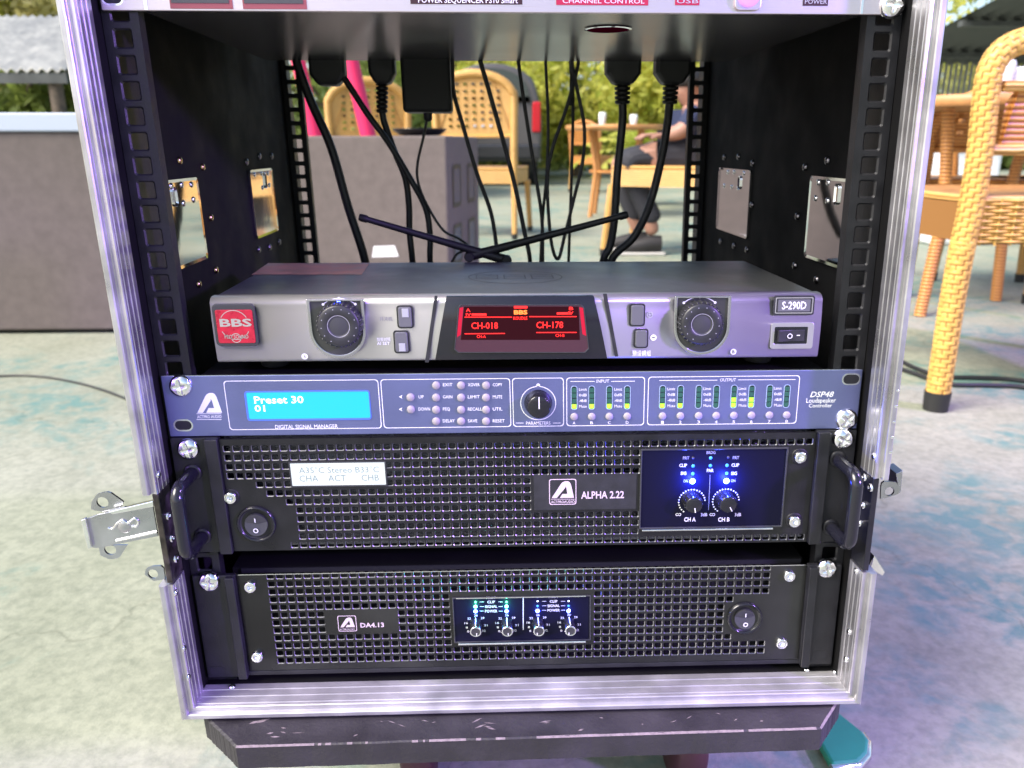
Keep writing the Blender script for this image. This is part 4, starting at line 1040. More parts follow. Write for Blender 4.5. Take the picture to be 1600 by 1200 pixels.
cable('power_cable', 'black cable with ribbed plug just left of the adapter', [(380, 240), (390, 300), (425, 400), (465, 500), (478, 600), (480, 690), (490, 790)], 3.3, ((597, 98), 13, 172), dy=12)
cable('signal_cable', 'thin black cable right of the adapter, bowing down to the right', [(632, 80), (637, 190), (670, 310), (720, 480), (770, 620), (790, 740), (795, 790)], 2.1)
cable('signal_cable', 'thin black cable dropping across the wicker chair back', [(725, 60), (738, 100), (790, 280), (850, 500), (890, 690), (910, 795)], 2.3, dy=-8)
cable('signal_cable', 'thin black cable just right of the chair back, bowing right', [(866, 60), (872, 110), (892, 250), (928, 480), (952, 640), (955, 795)], 1.9)
cable('signal_cable', 'thin nearly straight cable bending left near its foot', [(965, 60), (967, 110), (975, 300), (970, 480), (957, 620), (948, 795)], 1.6, dy=8)
cable('signal_cable', 'thin straight black cable running through the twisted loop', [(1052, 60), (1056, 110), (1064, 220), (1058, 500), (1048, 795)], 1.6, dy=10)
cable('signal_cable', 'thin black cable forming a long twisted loop', [(1085, 60), (1078, 110), (1040, 250), (990, 395), (972, 520), (985, 720), (1010, 788), (1035, 700), (1070, 560), (1098, 440), (1104, 320), (1080, 190), (1062, 100), (1060, 60)], 1.8, dy=-4)
cable('power_cable', 'thick black cable with ribbed plug, the left of the two at the right', [(1240, 215), (1240, 300), (1222, 480), (1212, 640), (1196, 740), (1172, 795)], 4.2, ((973, 98), 17, 160))
cable('power_cable', 'thick black cable with ribbed plug nearest the right rear rail', [(1410, 215), (1400, 310), (1375, 450), (1335, 600), (1280, 710), (1200, 795)], 4.2, ((1050, 98), 17, 160))
ad = thing('power_adapter', 'black plug-in power adapter block hanging under the sequencer', 'adapter', at(667, 178, CYB))
x0, x1, z0, z1 = pr(628, 85, 705, 176, CYB-14)
MB().box(x0, x1, CYB-22, CYB+16, z0, z1+8).build('housing', 'antenna', ad, bevel=3.5, seg=3)
MB().lathez((x0+x1)/2-1, CYB-4, [(2.2, z0-8), (4.2, z0-6), (4.4, z0+.5)], 14).build('strain_relief', 'rubber', ad)
q = ck([(540, 275), (530, 350), (508, 450), (512, 520), (545, 600), (600, 685), (655, 715), (690, 745), (650, 770), (630, 800)])
MB().tube(smooth_path([((x0+x1)/2-1, CYB-4, z0-2)]+[tuple(at(u, v, CYB-4)) for u, v in q[1:]], 7), 1.35, 8).build('cord', 'rubber', ad)

# ------------------------------------------------------------------ wheeled dolly under the case
DZ = -17.0
dl = thing('wheeled_dolly', 'scuffed black wooden dolly board under the flight case', 'dolly', (0, 200, FZ))
q = [atz(u, v, DZ) for u, v in ((318, 1118), (368, 1167), (1283, 1138), (1313, 1090))]
xy = [(q[0].x, q[0].y), (q[1].x, q[1].y), (q[2].x, q[2].y), (q[3].x, q[3].y), (q[3].x+1, 470), (q[0].x-1, 470)]
b = MB(); n = len(xy); TH = 19.0
rough = []
for i in range(n):
    (ax, ay), (bx, by) = xy[i], xy[(i+1) % n]; m_ = 40 if i < 3 else 6
    for k in range(m_):
        t = k/m_; rough.append((ax+(bx-ax)*t+random.uniform(-.35, .35), ay+(by-ay)*t+random.uniform(-.35, .35)))
n = len(rough)
vs = [(x, y, DZ-.9) for x, y in rough]+[(x, y, DZ-TH) for x, y in rough]
cx_, cy_ = 0, 200
ins = [(x+(1.2 if x < 0 else -1.2), y+1.2 if y < 200 else y-1.2, DZ) for x, y in rough]
b.add(vs+ins, [(i, (i+1) % n, n+(i+1) % n, n+i)[::-1] for i in range(n)]+[(2*n+i, 2*n+(i+1) % n, (i+1) % n, i)[::-1] for i in range(n)]+[tuple(range(2*n, 3*n)), tuple(reversed(range(n, 2*n)))])
bo = b.build('board', 'dolly', dl)
b = MB()                                                            # chipped paint along the front edges and scuffs on the top
for e in (1, 2):
    (ax, ay), (bx, by) = xy[e], xy[e+1]; d = Vector((bx-ax, by-ay)); L = d.length; d /= L; q_ = 0.0; w = .2
    while q_ < L-4:
        st = random.uniform(1.5, 4); w = max(0, min(.5 if e == 1 else 1.1, w+random.uniform(-.16, .16)))
        if w > .06:
            x, y = ax+d.x*q_, ay+d.y*q_; nx, ny = -d.y, d.x
            b.add([(x-nx*.4, y-ny*.4, DZ-.7), (x+d.x*st-nx*.4, y+d.y*st-ny*.4, DZ-.7), (x+d.x*st+nx*(.9+w), y+d.y*st+ny*(.9+w), DZ+.15), (x+nx*(.9+w), y+ny*(.9+w), DZ+.15)], [(0, 1, 2, 3)])
        q_ += st
for k in range(26):
    x, y = random.uniform(-190, 200), random.uniform(-46, -32); L, w = random.uniform(.8, 5), random.uniform(.3, .9); a = random.uniform(-.6, .6)
    c, s_ = math.cos(a), math.sin(a)
    b.add([(x+dx*c-dy*s_, y+dx*s_+dy*c, DZ+.1) for dx, dy in ((-L, 0), (0, -w), (L, 0), (0, w))], [(0, 1, 2, 3)])
p = atz(405, 1128, DZ+.1); b.add([(p.x+dx, p.y+dy, DZ+.12) for dx, dy in ((-7, -2), (2, -.5), (8, 3.5), (5, 3), (-5, .5))], [(0, 1, 2, 3, 4)])
cp_ = b.build('chipped_paint', 'chip', dl); cp_['kind'] = 'stuff'
def caster(x, y):
    c = MB().box(x-28, x+28, y-28, y+28, DZ-TH-3, DZ-TH-.1).build('caster', 'zinc', dl, bevel=.6)
    top = DZ-TH-3
    for s in (-1, 1): sweep(MB(), [(x+s*20, y-26, top), (x+s*20, y+26, top), (x+s*20, y+10, FZ+45), (x+s*20, y-10, FZ+45)], [(x+s*17.5, y-26, top), (x+s*17.5, y+26, top), (x+s*17.5, y+10, FZ+45), (x+s*17.5, y-10, FZ+45)]).build('fork', 'zinc', c)
    R = 50; b = MB(); vs = []; fs = []; pfx = [(-14, 12), (-14, R-3), (-11, R), (11, R), (14, R-3), (14, 12)]; seg = 32
    for dx, r in pfx:
        for k in range(seg): vs.append((x+dx, y+r*math.cos(2*PI*k/seg), FZ+R+r*math.sin(2*PI*k/seg)))
    for i in range(5):
        for k in range(seg): fs.append((i*seg+k, (i+1)*seg+k, (i+1)*seg+(k+1) % seg, i*seg+(k+1) % seg))
    b.add(vs, fs, True); b.build('wheel', 'caster_red', c)
for x, y in ((-95, 95), (150, 95), (-95, 400), (150, 400)): caster(x, y)

# teal foot plate peeping out beside the dolly
tp = thing('foot_plate', 'teal plastic foot plate with shiny rim beside the dolly corner', 'foot plate', atz(1340, 1160, FZ, False), lean=False)
P_ = [atz(u, v, -166, False) for u, v in ((1285, 1092), (1308, 1110), (1328, 1126), (1348, 1142), (1358, 1156), (1356, 1176), (1342, 1190), (1300, 1194), (1270, 1140))]
b = MB(); n = len(P_); b.add([(p.x, p.y, -166) for p in P_]+[(p.x, p.y, -176) for p in P_], [tuple(reversed(range(n))), tuple(range(n, 2*n))]+[(i, (i+1) % n, n+(i+1) % n, n+i) for i in range(n)])
b.build('plate', 'teal', tp, bevel=3, lean=False)
MB().tube([(p.x, p.y, -171) for p in P_[3:8]], 4.0, 10).build('rim', 'chrome', tp, lean=False)
c = sum((Vector((p.x, p.y, 0)) for p in P_), Vector())/n; MB().lathez(c.x, c.y, [(26, FZ), (24, -176.2)], 20).build('pedestal', 'rubber', tp, lean=False)

# ------------------------------------------------------------------ loudspeaker cabinets behind
def B(u, v, Y): return at(u, v, Y, False)
p0, p1 = B(-150, 400, 1960), B(175, 400, 1960); zt = B(50, 206, 1960).z
sp = thing('loudspeaker', 'large grey speaker cabinet at the left edge under a pale board', 'loudspeaker', ((p0.x+p1.x)/2, 2200, FZ), lean=False)
MB().box(p0.x, p1.x, 1960, 2500, FZ+12, zt).build('cabinet', 'box_grey', sp, bevel=7, lean=False)
for xx in (p0.x+60, p1.x-60):
    for yy in (2010, 2450): MB().lathez(xx, yy, [(22, FZ), (24, FZ+12.5)], 14).build('foot', 'rubber', sp, lean=False)
MB().box(p1.x-1, p1.x+3, 2120, 2320, zt-260, zt-180).build('handle_cup', 'rubber', sp, bevel=1, lean=False)
zb2 = B(50, 176, 1960).z
bd_ = MB(); bd_.box(p0.x-8, p1.x+10, 1950, 2505, zt+.5, zb2)
o = bd_.build('pale_board', 'board_white', lean=False); bev(o, 5); tag(o, 'pale bluish board lying on top of the left speaker cabinet', 'board')
# centre cabinet, turned so that its ported side shows
cc = B(701, 380, 2150); zt = B(640, 212, 2180).z; al = math.radians(11)
sp2 = thing('loudspeaker', 'grey speaker cabinet with four square ports seen through the rack', 'loudspeaker', (cc.x, cc.y, FZ), lean=False, rz=-al)
Wd, Dp = 760, 520; hz = zt-FZ
def L2(mb, name, m, par, **k): return mb.local(name, m, par, **k)
cab = L2(MB().box(-Wd, 0, 0, Dp, 10, hz), 'cabinet', 'box_grey', sp2, bevel=7)
for t in (.26, .72):
    for zc in (hz*.73, hz*.40):
        y0, y1 = Dp*t-62, Dp*t+62
        pt = L2(MB().add([(2.5, y, z) for y, z in rrect(y0, y1, zc-70, zc+70, 14)]+[(2.5, y, z) for y, z in rrect(y0+14, y1-14, zc-56, zc+56, 8)], [(i, (i+1) % 20, 20+(i+1) % 20, 20+i) for i in range(20)]), 'port_rim', 'rubber', sp2)
        L2(MB().add([(1.8, y, z) for y, z in rrect(y0+6, y1-6, zc-64, zc+64, 10)], [tuple(range(20))]), 'port', 'port_blue', pt)
for xx in (-Wd+50, -50):
    for yy in (50, Dp-50): L2(MB().lathez(xx, yy, [(20, 0), (22, 10.5)], 12), 'foot', 'rubber', sp2)
d_ = (632-590)/1230*2700; pz = hz*.34
L2(MB().add([(-270, -1.2, pz), (-175, -1.2, pz+5), (-188, -1.2, pz+42), (-262, -1.2, pz+38)], [(0, 1, 2, 3)]), 'paper_label', 'paper', sp2)
pc = B(655, 205, 2300)
pan = MB().lathez(0, 0, [(40, 0), (70, 3), (92, 20), (95, 24), (88, 23), (60, 10)], 28)
o = pan.local('black_dish', 'gloss_black'); o.location = (pc.x/1000, 2.32, (zt+.5)/1000); tag(o, 'shallow black dish lying on the ported speaker cabinet', 'dish')

# ------------------------------------------------------------------ rattan chairs
def arch_pts(w, z0, z1, rr, y0, lean_, k_=1.02):
    P = [(-w, y0, z0), (-w, y0+lean_*.3, z0+(z1-z0)*.35), (-w*k_, y0+lean_*.6, z1-rr)]
    for k in range(1, 12):
        a = PI-PI*k/12; P.append((w*k_*math.cos(a), y0+lean_*(.65+.35*math.sin(a)), z1-rr+rr*math.sin(a)))
    return P+[(w*k_, y0+lean_*.6, z1-rr), (w, y0+lean_*.3, z0+(z1-z0)*.35), (w, y0, z0)]
def woven_tube(pts, r, nth=11, pitch=10.0, sub=5, amp=2.6):
    """a post wrapped in flat strands going over and under each other"""
    P = [Vector(p) for p in pts]; L = [0]
    for a, b in zip(P, P[1:]): L.append(L[-1]+(b-a).length)
    n = int(L[-1]/pitch)*sub; seg = nth*sub; ref = None; o = []; fs = []; j = 0
    for i in range(n+1):
        s_ = L[-1]*i/n
        while j < len(L)-2 and L[j+1] < s_: j += 1
        f = (s_-L[j])/max(1e-6, L[j+1]-L[j]); c = P[j].lerp(P[j+1], f)
        t = (P[min(j+2, len(P)-1)]-P[max(j-1, 0)]).normalized()
        if ref is None: ref = t.orthogonal().normalized()
        ref = (ref-t*ref.dot(t)).normalized(); bi = t.cross(ref)
        for k in range(seg):
            ci, cj = i//sub, k//sub; fx, fz = (k % sub)/sub, (i % sub)/sub
            par = (ci+cj) % 2; w_ = math.sin(PI*fx) if par else math.sin(PI*fz)
            rr = r+amp*(abs(w_)**.6-.5); a = 2*PI*k/seg; o.append(c+(ref*math.cos(a)+bi*math.sin(a))*rr)
    for i in range(n):
        for k in range(seg):
            k2 = (k+1) % seg; fs.append((i*seg+k, i*seg+k2, (i+1)*seg+k2, (i+1)*seg+k))
    mb = MB().add(o, fs, True)
    mb.gap = [1 if (((i//sub+k//sub) % 2 and k % sub == 0) or (not (i//sub+k//sub) % 2 and i % sub == 0)) else 0 for i in range(n) for k in range(seg)]
    return mb
def rattan_chair(label, x, y, rz, sc=1.0, woven=False, panel=(.34, 1.0), col='wicker', back=840, group='rattan chairs around the tables', seat=450):
    t = thing('rattan_chair', label, 'chair', (x, y, FZ), group, lean=False, rz=rz)
    t.scale = (sc, sc, sc)
    w, d = (305 if woven else 250), 240; sp_ = 0 if woven else 6; bk = 8 if woven else 70
    for sx in (-1, 1):
        for sy in (-1, 1):
            if woven and sy > 0: continue
            lg = MB().tube([(sx*(w+sp_*(3 if sy < 0 else 1)), sy*(d+5*sp_), 30), (sx*w, sy*d, seat-95)], [17 if not woven else 24, 22 if not woven else 26], 14).local('leg', 'wicker_leg', t)
            MB().tube([(sx*(w+sp_*(3 if sy < 0 else 1)), sy*(d+5*sp_), 0), (sx*(w+sp_*(3 if sy < 0 else 1)), sy*(d+5*sp_), 36)], [19 if not woven else 26, 21 if not woven else 28], 14).local('foot_cap', 'foot_black', lg)
    MB().box(-w-8, w+8, -d-8, d+8, seat-18, seat).local('seat', col, t, bevel=9)
    zl, zh = seat-100, seat-18
    ap = MB(); ap.box(-w-5, w+5, -d-6, -d+10, zl, zh).box(-w-5, w+5, d-10, d+6, zl, zh).box(-w-6, -w+10, -d+10, d-10, zl, zh).box(w-10, w+6, -d+10, d-10, zl, zh)
    apo = ap.local('apron', 'strand_gap' if woven else col, t)
    if woven:                                                       # interlaced strands over the apron that faces the camera
        nst, rows = 19, 13; b = MB()
        for r in range(rows):
            z = zl+4+(zh+10-zl)*r/rows; pts = []
            for k in range(nst*4+1):
                ph = k/4*PI+(PI if r % 2 else 0); pts.append((-w-12+(2*w+24)*k/(nst*4), d+10+3.2*math.sin(ph), z+2))
            b.tube(pts, 3.1, 6)
        for k in range(nst):
            xx = -w-12+(2*w+24)*(k+.5)/nst; b.tube([(xx, d+9, zl-2), (xx, d+9, zh+12)], 2.6, 6)
        o = b.local('woven_strands', 'strand', t); o['kind'] = 'stuff'
    rr = 150 if not woven else 170
    P = smooth_path(arch_pts(w, seat-100, back, rr, d, bk, .84 if woven else 1.02), 5)
    if woven:                                                       # near posts rise straight from the floor into the arch
        hp = woven; top = [(-q[0], q[1]) for q in hp]
        path = [(x_, d, z_) for x_, z_ in top]+[(-x_, d, z_) for x_, z_ in reversed(top)]
        sp3 = smooth_path(path, 6); legn = 6
        zc_ = zl
        left = [p for p in sp3 if p.z < zc_ and p.x < 0]; right = [p for p in sp3 if p.z < zc_ and p.x > 0]
        mid = [p for p in sp3 if p.z >= zc_-20]
        woven_tube(mid, 24).local('back_frame', 'strand', t)
        for side in (left, right):
            if side[0].z > side[-1].z: side = side[::-1]
            lg = woven_tube(side+[side[-1]+(side[-1]-side[-2]).normalized()*22], 24.5).local('leg', 'strand', t)
            b0_ = side[0]; MB().tube([(b0_.x, d, 0), (b0_.x, d, 44)], [26, 28], 18).local('foot_cap', 'foot_black', lg)
    else:
        MB().tube(P, 24, 14).local('back_frame', col, t)
    z0, z1 = seat+(back-seat)*panel[0], seat+(back-seat)*panel[1]
    nx, nz = 9, max(4, int((z1-z0)/38)); g = MB(); x0, x1 = -w+15, w-15
    xs_ = [x0+(x1-x0)*(i+.5)/nx for i in range(nx)]; zs_ = [z0+(z1-z0)*(j+.5)/nz for j in range(nz)]
    def so(i, j):
        xx, zz = abs(xs_[i]), zs_[j]
        return (i in (0, nx-1)) or j == 0 or (zz > back-rr and (xx/w)**2+((zz-back+rr)/rr)**2 > .72)
    grille(g, x0, x1, z0, min(z1, back-18), 0, 8, xs_, zs_, 11, 8, so, .5)
    # clip the panel inside the arch and bend it with the frame
    nv = []
    for (vx, vy, vz) in g.v:
        lim = w if vz < back-rr else w*math.sqrt(max(.02, 1-((vz-back+rr)/rr)**2))
        f = max(0, min(1, (vz-seat)/(back-seat)))
        nv.append((max(-lim, min(lim, vx)), d+bk*f+vy-4, vz))
    g.v = nv; g.local('back_panel', 'wicker_orange' if woven else col, t)
    for zz in ((z0,) if panel[1] >= 1 else (z0, z1)):
        f = (zz-seat)/(back-seat); MB().tube([(-w, d+bk*f, zz), (w, d+bk*f, zz)], 11, 10).local('back_rail', col, t)
    return t
g0 = atz(1462, 640, FZ, False)
PXL = [(1462, 634), (1474, 560), (1487, 476), (1502.5, 392), (1519, 314), (1533, 224), (1541, 146), (1549, 106), (1569, 78), (1605, 62), (1665, 54)]
CW = g0.x+330
wv = [(CW-B(u, v, g0.y).x, max(20, B(u, v, g0.y).z-FZ)) for u, v in PXL]
rattan_chair('large woven yellow rattan chair cut off by the right edge, its leg nearest', CW, g0.y+240, PI, 1, wv, (.30, .70), back=B(1650, 58, g0.y).z-FZ, seat=470)
g1 = atz(1462, 480, FZ, False)
rattan_chair('orange rattan chair standing just behind the nearest woven chair', g1.x+330, g1.y+380, PI-.35, 1.0, col='wicker_orange', back=760)
pq = B(1640, 300, 2650)
rattan_chair('orange rattan chair with pierced back across the orange table', pq.x, 2650, .15, 1.0, col='wicker_orange', back=760)
g2 = atz(758, 366, FZ, False)
rattan_chair('rattan chair with pierced arched back seen in the middle of the rack', g2.x, g2.y, PI-.22, .98, back=1010)
g3 = atz(578, 362, FZ, False)
rattan_chair('rattan chair top showing behind the pink posts', g3.x, g3.y, PI+.25, .98, back=980)
g4 = atz(1052, 400, FZ, False)
rattan_chair('rattan chair on which the person in dark trousers sits', g4.x, g4.y+150, -PI/2-.45, 1.05, back=860)
g5 = atz(935, 300, FZ, False)
rattan_chair('small far rattan chair beside the round table', g5.x, g5.y, PI-.9, 1.0, col='wicker_orange', back=860)

# tables
def table(label, x, y, h, r, m, n=4, leg='wicker_orange', group='tables'):
    t = thing('round_table', label, 'table', (x, y, FZ), group, lean=False)
    MB().lathez(0, 0, [(r-6, h-34), (r, h-28), (r, h-6), (r-6, h)], 40).local('tabletop', m, t)
    for k in range(n):
        a = 2*PI*(k+.35)/n; c, s_ = math.cos(a), math.sin(a)
        MB().tube([(r*.62*c, r*.62*s_, 0), (r*.5*c, r*.5*s_, h*.5), (r*.66*c, r*.66*s_, h-30)], 20, 12).local('leg', leg, t)
    MB().tube([(r*.5*math.cos(2*PI*k/24), r*.5*math.sin(2*PI*k/24), h*.5) for k in range(25)], 12, 10).local('hoop', leg, t)
    return t
p = B(1560, 146, 1950); th = p.z-FZ
tb = table('orange topped round table behind the woven chairs at the right', p.x+190, 2270, th, 420, 'table_wood')
p2 = B(965, 196, 6300); th2 = p2.z-FZ
table('round table with glasses, far behind the rack', p2.x, 6300, th2, 430, 'table_wood')
def cup(name, label, x, y, z, prof_, m, cat, group=None):
    o = MB().lathez(0, 0, prof_, 18).local(name, m); o.location = (x/1000, y/1000, z/1000); return tag(o, label, cat, group)
for k, (du, hh, rr) in enumerate(((-24, 95, 30), (8, 140, 24), (26, 80, 34))):
    q = B(965+du, 190, 6150); cup('drinking_cup', ('white cup at the left on the far table', 'tall pale bottle in the middle of the far table', 'wide white cup at the right on the far table')[k], q.x, 6150+20*k, p2.z+.5, [(rr*.75, 0), (rr, hh*.6), (rr*.9, hh), (rr*.7, hh+1)], 'plastic_white', 'cup' if k != 1 else 'bottle')
for k, (du, hh, rr) in enumerate(((0, 110, 40), (38, 90, 55), (75, 120, 38))):
    q = B(1560+du, 140, 2150); cup('plastic_tub', ('clear plastic tub at the left end of the orange table', 'low crumpled plastic tub on the orange table', 'taller plastic tub at the right of the orange table')[k], q.x, 2150+30*k, p.z+.5, [(rr*.8, 0), (rr, hh*.9), (rr*.9, hh), (rr*.6, hh+3)], 'plastic_white', 'tub')

# ------------------------------------------------------------------ seated person behind the rack
def person():
    Yp = g4.y+150; t = thing('person', 'person in dark trousers and dark blue shirt sitting on a rattan chair', 'person', (g4.x, Yp, FZ), lean=False)
    def jp(u, v, dy=0): q = B(u, v, Yp+dy); return ((q.x-g4.x)/1000, (q.y-Yp)/1000, (q.z-FZ)/1000)
    def skin(name, J, E, m, parent=t, sub=2):
        me = bpy.data.meshes.new(name); me.from_pydata([j[0] for j in J], E, []); me.update(); me.materials.append(MATS[m])
        o = bpy.data.objects.new(name, me); COL.objects.link(o); o.parent = parent
        me.skin_vertices.new() if hasattr(me, 'skin_vertices') and len(me.skin_vertices) == 0 and hasattr(me.skin_vertices, 'new') else None
        o.modifiers.new('skin', 'SKIN')
        for k, j in enumerate(J): me.skin_vertices[0].data[k].radius = (j[1], j[1]*(j[2] if len(j) > 2 else 1))
        me.skin_vertices[0].data[0].use_root = True
        s_ = o.modifiers.new('sub', 'SUBSURF'); s_.levels = sub; s_.render_levels = sub
        for f in me.polygons: f.use_smooth = True
        return o
    # one continuous body: pelvis, spine, neck, head, arms, thighs, shins
    J = [(jp(1078, 243), .13), (jp(1084, 215), .125), (jp(1086, 180), .14), (jp(1084, 163), .06), (jp(1078, 152), .065), (jp(1074, 138), .085), (jp(1072, 124), .07),
         (jp(1086, 178, -170), .055), (jp(1066, 205, -200), .045), (jp(1040, 212, -150), .035), (jp(1086, 178, 170), .055), (jp(1066, 205, 200), .045), (jp(1040, 212, 150), .035),
         (jp(1070, 246, -90), .095), (jp(975, 246, -110), .07), (jp(1003, 310, -100), .055), (jp(1022, 368, -100), .038),
         (jp(1070, 246, 90), .095), (jp(965, 250, 110), .07), (jp(985, 320, 100), .055), (jp(1000, 366, 90), .038)]
    E = [(0, 1), (1, 2), (2, 3), (3, 4), (4, 5), (5, 6), (2, 7), (7, 8), (8, 9), (2, 10), (10, 11), (11, 12), (0, 13), (13, 14), (14, 15), (15, 16), (0, 17), (17, 18), (18, 19), (19, 20)]
    skin('body', J, E, 'skin')
    T = [((x, y, z), r*1.10) for (x, y, z), r in [J[0], J[13], J[14], J[15], J[17], J[18], J[19]]]+[((a_[0], a_[1], a_[2]+.06), .062) for a_ in (J[16][0], J[20][0])]
    skin('trousers', T, [(0, 1), (1, 2), (2, 3), (0, 4), (4, 5), (5, 6), (3, 7), (6, 8)], 'trousers')
    Sh = [((x, y, z), r*1.12) for (x, y, z), r in [J[1], J[0], J[2], J[7], J[8], J[10], J[11]]]
    skin('shirt', Sh, [(0, 1), (0, 2), (2, 3), (3, 4), (2, 5), (5, 6)], 'shirt_blue')
    hx, hy, hz_ = J[5][0]
    o = MB().lathez(hx*1000+6, hy*1000, [(40, hz_*1000-10), (92, hz_*1000+10), (96, hz_*1000+50), (70, hz_*1000+95), (8, hz_*1000+108)], 18).local('hair', 'hair', t)
    for k in (9, 12):                                               # hands: palm with five fingers resting forward
        x, y, z = [c*1000 for c in J[k][0]]; h = MB().box(x-85, x-5, y-38, y+38, z-14, z+14).local('hand', 'skin', t, bevel=11, seg=3)
        b = MB()
        for f, L in enumerate((62, 74, 78, 68)): b.tube([(x-80, y-29+19*f, z+4), (x-80-L*.5, y-30+19.5*f, z+2), (x-80-L, y-30+19.5*f, z-18)], [9, 8.5, 7], 8)
        b.tube([(x-30, y-36, z), (x-58, y-62, z-4), (x-88, y-66, z-14)], [11, 10, 8], 8); b.local('finger', 'skin', h)
    for k in (16, 20):
        x, y, z = [c*1000 for c in J[k][0]]
        s1 = MB(); P = [(x+38, y, 62), (x-20, y, 62), (x-110, y, 44), (x-180, y, 34)]; s1.tube(P, [44, 46, 40, 24], 14).local('shoe', 'shoe', t)
        MB().box(x-200, x+60, y-42, y+42, 0, 18).local('sole', 'sole', t, bevel=8)
    for k in (16, 20): pass
    # face: eyes, nose, mouth, ears on the head, which looks to the left
    X, Y_, Z = hx*1000, hy*1000, hz_*1000
    MB().tube([(X-80, Y_, Z+8), (X-98, Y_, Z-12), (X-84, Y_, Z-18)], [7, 11, 8], 8).local('nose', 'skin', t)
    for s_ in (-1, 1):
        MB().lathe(X-72, Z+12, [(.1, -9), (7, -6), (9, 0)], 12, cy=Y_+s_*30).local('eye', 'sole', t)
        MB().tube([(X+4, Y_+s_*80, Z+16), (X+12, Y_+s_*88, Z), (X+2, Y_+s_*80, Z-18)], [6, 9, 6], 8).local('ear', 'skin', t)
    MB().tube([(X-76, Y_-22, Z-40), (X-82, Y_, Z-42), (X-76, Y_+22, Z-40)], 5, 8).local('mouth', 'tail_red', t)
person()

# ------------------------------------------------------------------ pink posts, van, hut, canopy, cords
for k, (ua, va, ub, vb, r, lab) in enumerate(((466, 95, 494, 215, 55, 'left of two leaning bright pink posts behind the speaker'), (548, 95, 574, 205, 62, 'right of two leaning bright pink posts behind the speaker'))):
    a, c = B(ua, va, 2900), B(ub, vb, 2900); d = (c-a); f = (a.z-FZ-4)/(-d.z); bot = a+d*f; top = a-d*1.2
    t = thing('pink_post', lab, 'post', (bot.x, bot.y, FZ), 'pink posts', lean=False)
    pts = [((top.x-bot.x)*q_, 0, (top.z-FZ)*q_) for q_ in (0.005, .25, .5, .75, 1)]
    MB().tube(pts, r*.52, 18).local('shaft', 'pink', t); MB().lathez(0, 0, [(r*1.2, 0), (r*1.2, 22), (r*.7, 30)], 20).local('base', 'pink', t)
VY = 11500
vl, vr = B(690, 200, VY), B(846, 200, VY); ztop = B(770, 98, VY).z; cxv = (vl.x+vr.x)/2; hw = (vr.x-vl.x)/2
vn = thing('parked_van', 'dark grey van parked beyond the chairs, its rear towards us', 'van', (cxv, VY+1500, FZ), lean=False)
def vrect(w0, w1, z0, z1, r): return rrect(-w1, w1, z0, z1, r, 6)
H_ = ztop-FZ
prof_v = [(-hw, 350), (hw, 350), (hw*1.02, 900), (hw*.97, 1150)]+[(hw*.86*math.cos(a)+hw*.04*math.cos(a), H_-380+380*math.sin(a)) for a in np.linspace(.12, PI-.12, 14)]+[(-hw*.97, 1150), (-hw*1.02, 900)]
MB().prism(prof_v, -1500, 2600).local('body', 'van_paint', vn, bevel=60, seg=3)
MB().prism([(x*.80, H_-420+(z-(H_-420))*.82) for x, z in prof_v if z > 1100]+[(-hw*.78, 1250), (hw*.78, 1250)], -1530, -1490).local('rear_window', 'glass_dark', vn)
for s in (-1, 1):
    MB().box(s*hw*.9-60, s*hw*.9+60, -1530, -1480, 760, 1180).local('tail_light', 'tail_red', vn, bevel=20)
    for yy in (-900, 1900):
        b = MB(); vs = []; seg = 28
        for dx, r in ((-110, 150), (-110, 330), (110, 330), (110, 150)):
            for k in range(seg): vs.append((s*(hw-140)+dx, yy+r*math.cos(2*PI*k/seg), 330+r*math.sin(2*PI*k/seg)))
        b.add(vs, [(i*seg+k, (i+1)*seg+k, (i+1)*seg+(k+1) % seg, i*seg+(k+1) % seg) for i in range(3) for k in range(seg)], True); b.local('wheel', 'rubber', vn)
MB().box(-hw*.98, hw*.98, -1580, -1490, 380, 600).local('bumper', 'bezel', vn, bevel=40)
MB().box(-260, 260, -1532, -1500, 800, 920).local('number_plate', 'paper', vn)

def corrugated(mb, x0, x1, ya, za, yb, zb, n, amp):
    vs = []
    for k in range(n+1):
        x = x0+(x1-x0)*k/n; o = amp*math.sin(k*PI/2)
        vs += [(x, ya, za+o), (x, yb, zb+o), (x, ya, za+o-8), (x, yb, zb+o-8)]
    fs = []
    for k in range(n):
        a = 4*k; fs += [(a, a+4, a+5, a+1), (a+2, a+3, a+7, a+6), (a, a+2, a+6, a+4)]
    return mb.add(vs, fs)
HY = 7000
hl, hr_, he = B(-260, 108, HY), B(101, 108, HY), B(30, 62, HY+1500)
ht = thing('garden_hut', 'hut with pale corrugated roof among the trees at the left', 'hut', ((hl.x+hr_.x)/2, HY+1200, FZ), lean=False)
hx0, hx1 = hl.x-(hl.x+hr_.x)/2, hr_.x-(hl.x+hr_.x)/2; ez = hl.z-FZ; rzz = he.z-FZ
corrugated(MB(), hx0, hx1, -1200, ez, 500, rzz+250, 90, 18).local('roof_sheet', 'thatch', ht)
corrugated(MB(), hx0, hx1, 2200, ez, 500.5, rzz+250, 90, 18).local('roof_sheet', 'thatch', ht)
MB().box(hx0, hx1, -1190, -1150, ez-110, ez-22).local('fascia', 'roof_dark', ht)
for xx in (hx0+150, (hx0+hx1)/2, hx1-150):
    for yy in (-1100, 2100): MB().tube([(xx, yy, 0), (xx, yy, ez-20)], 60, 12).local('post', 'bark', ht)
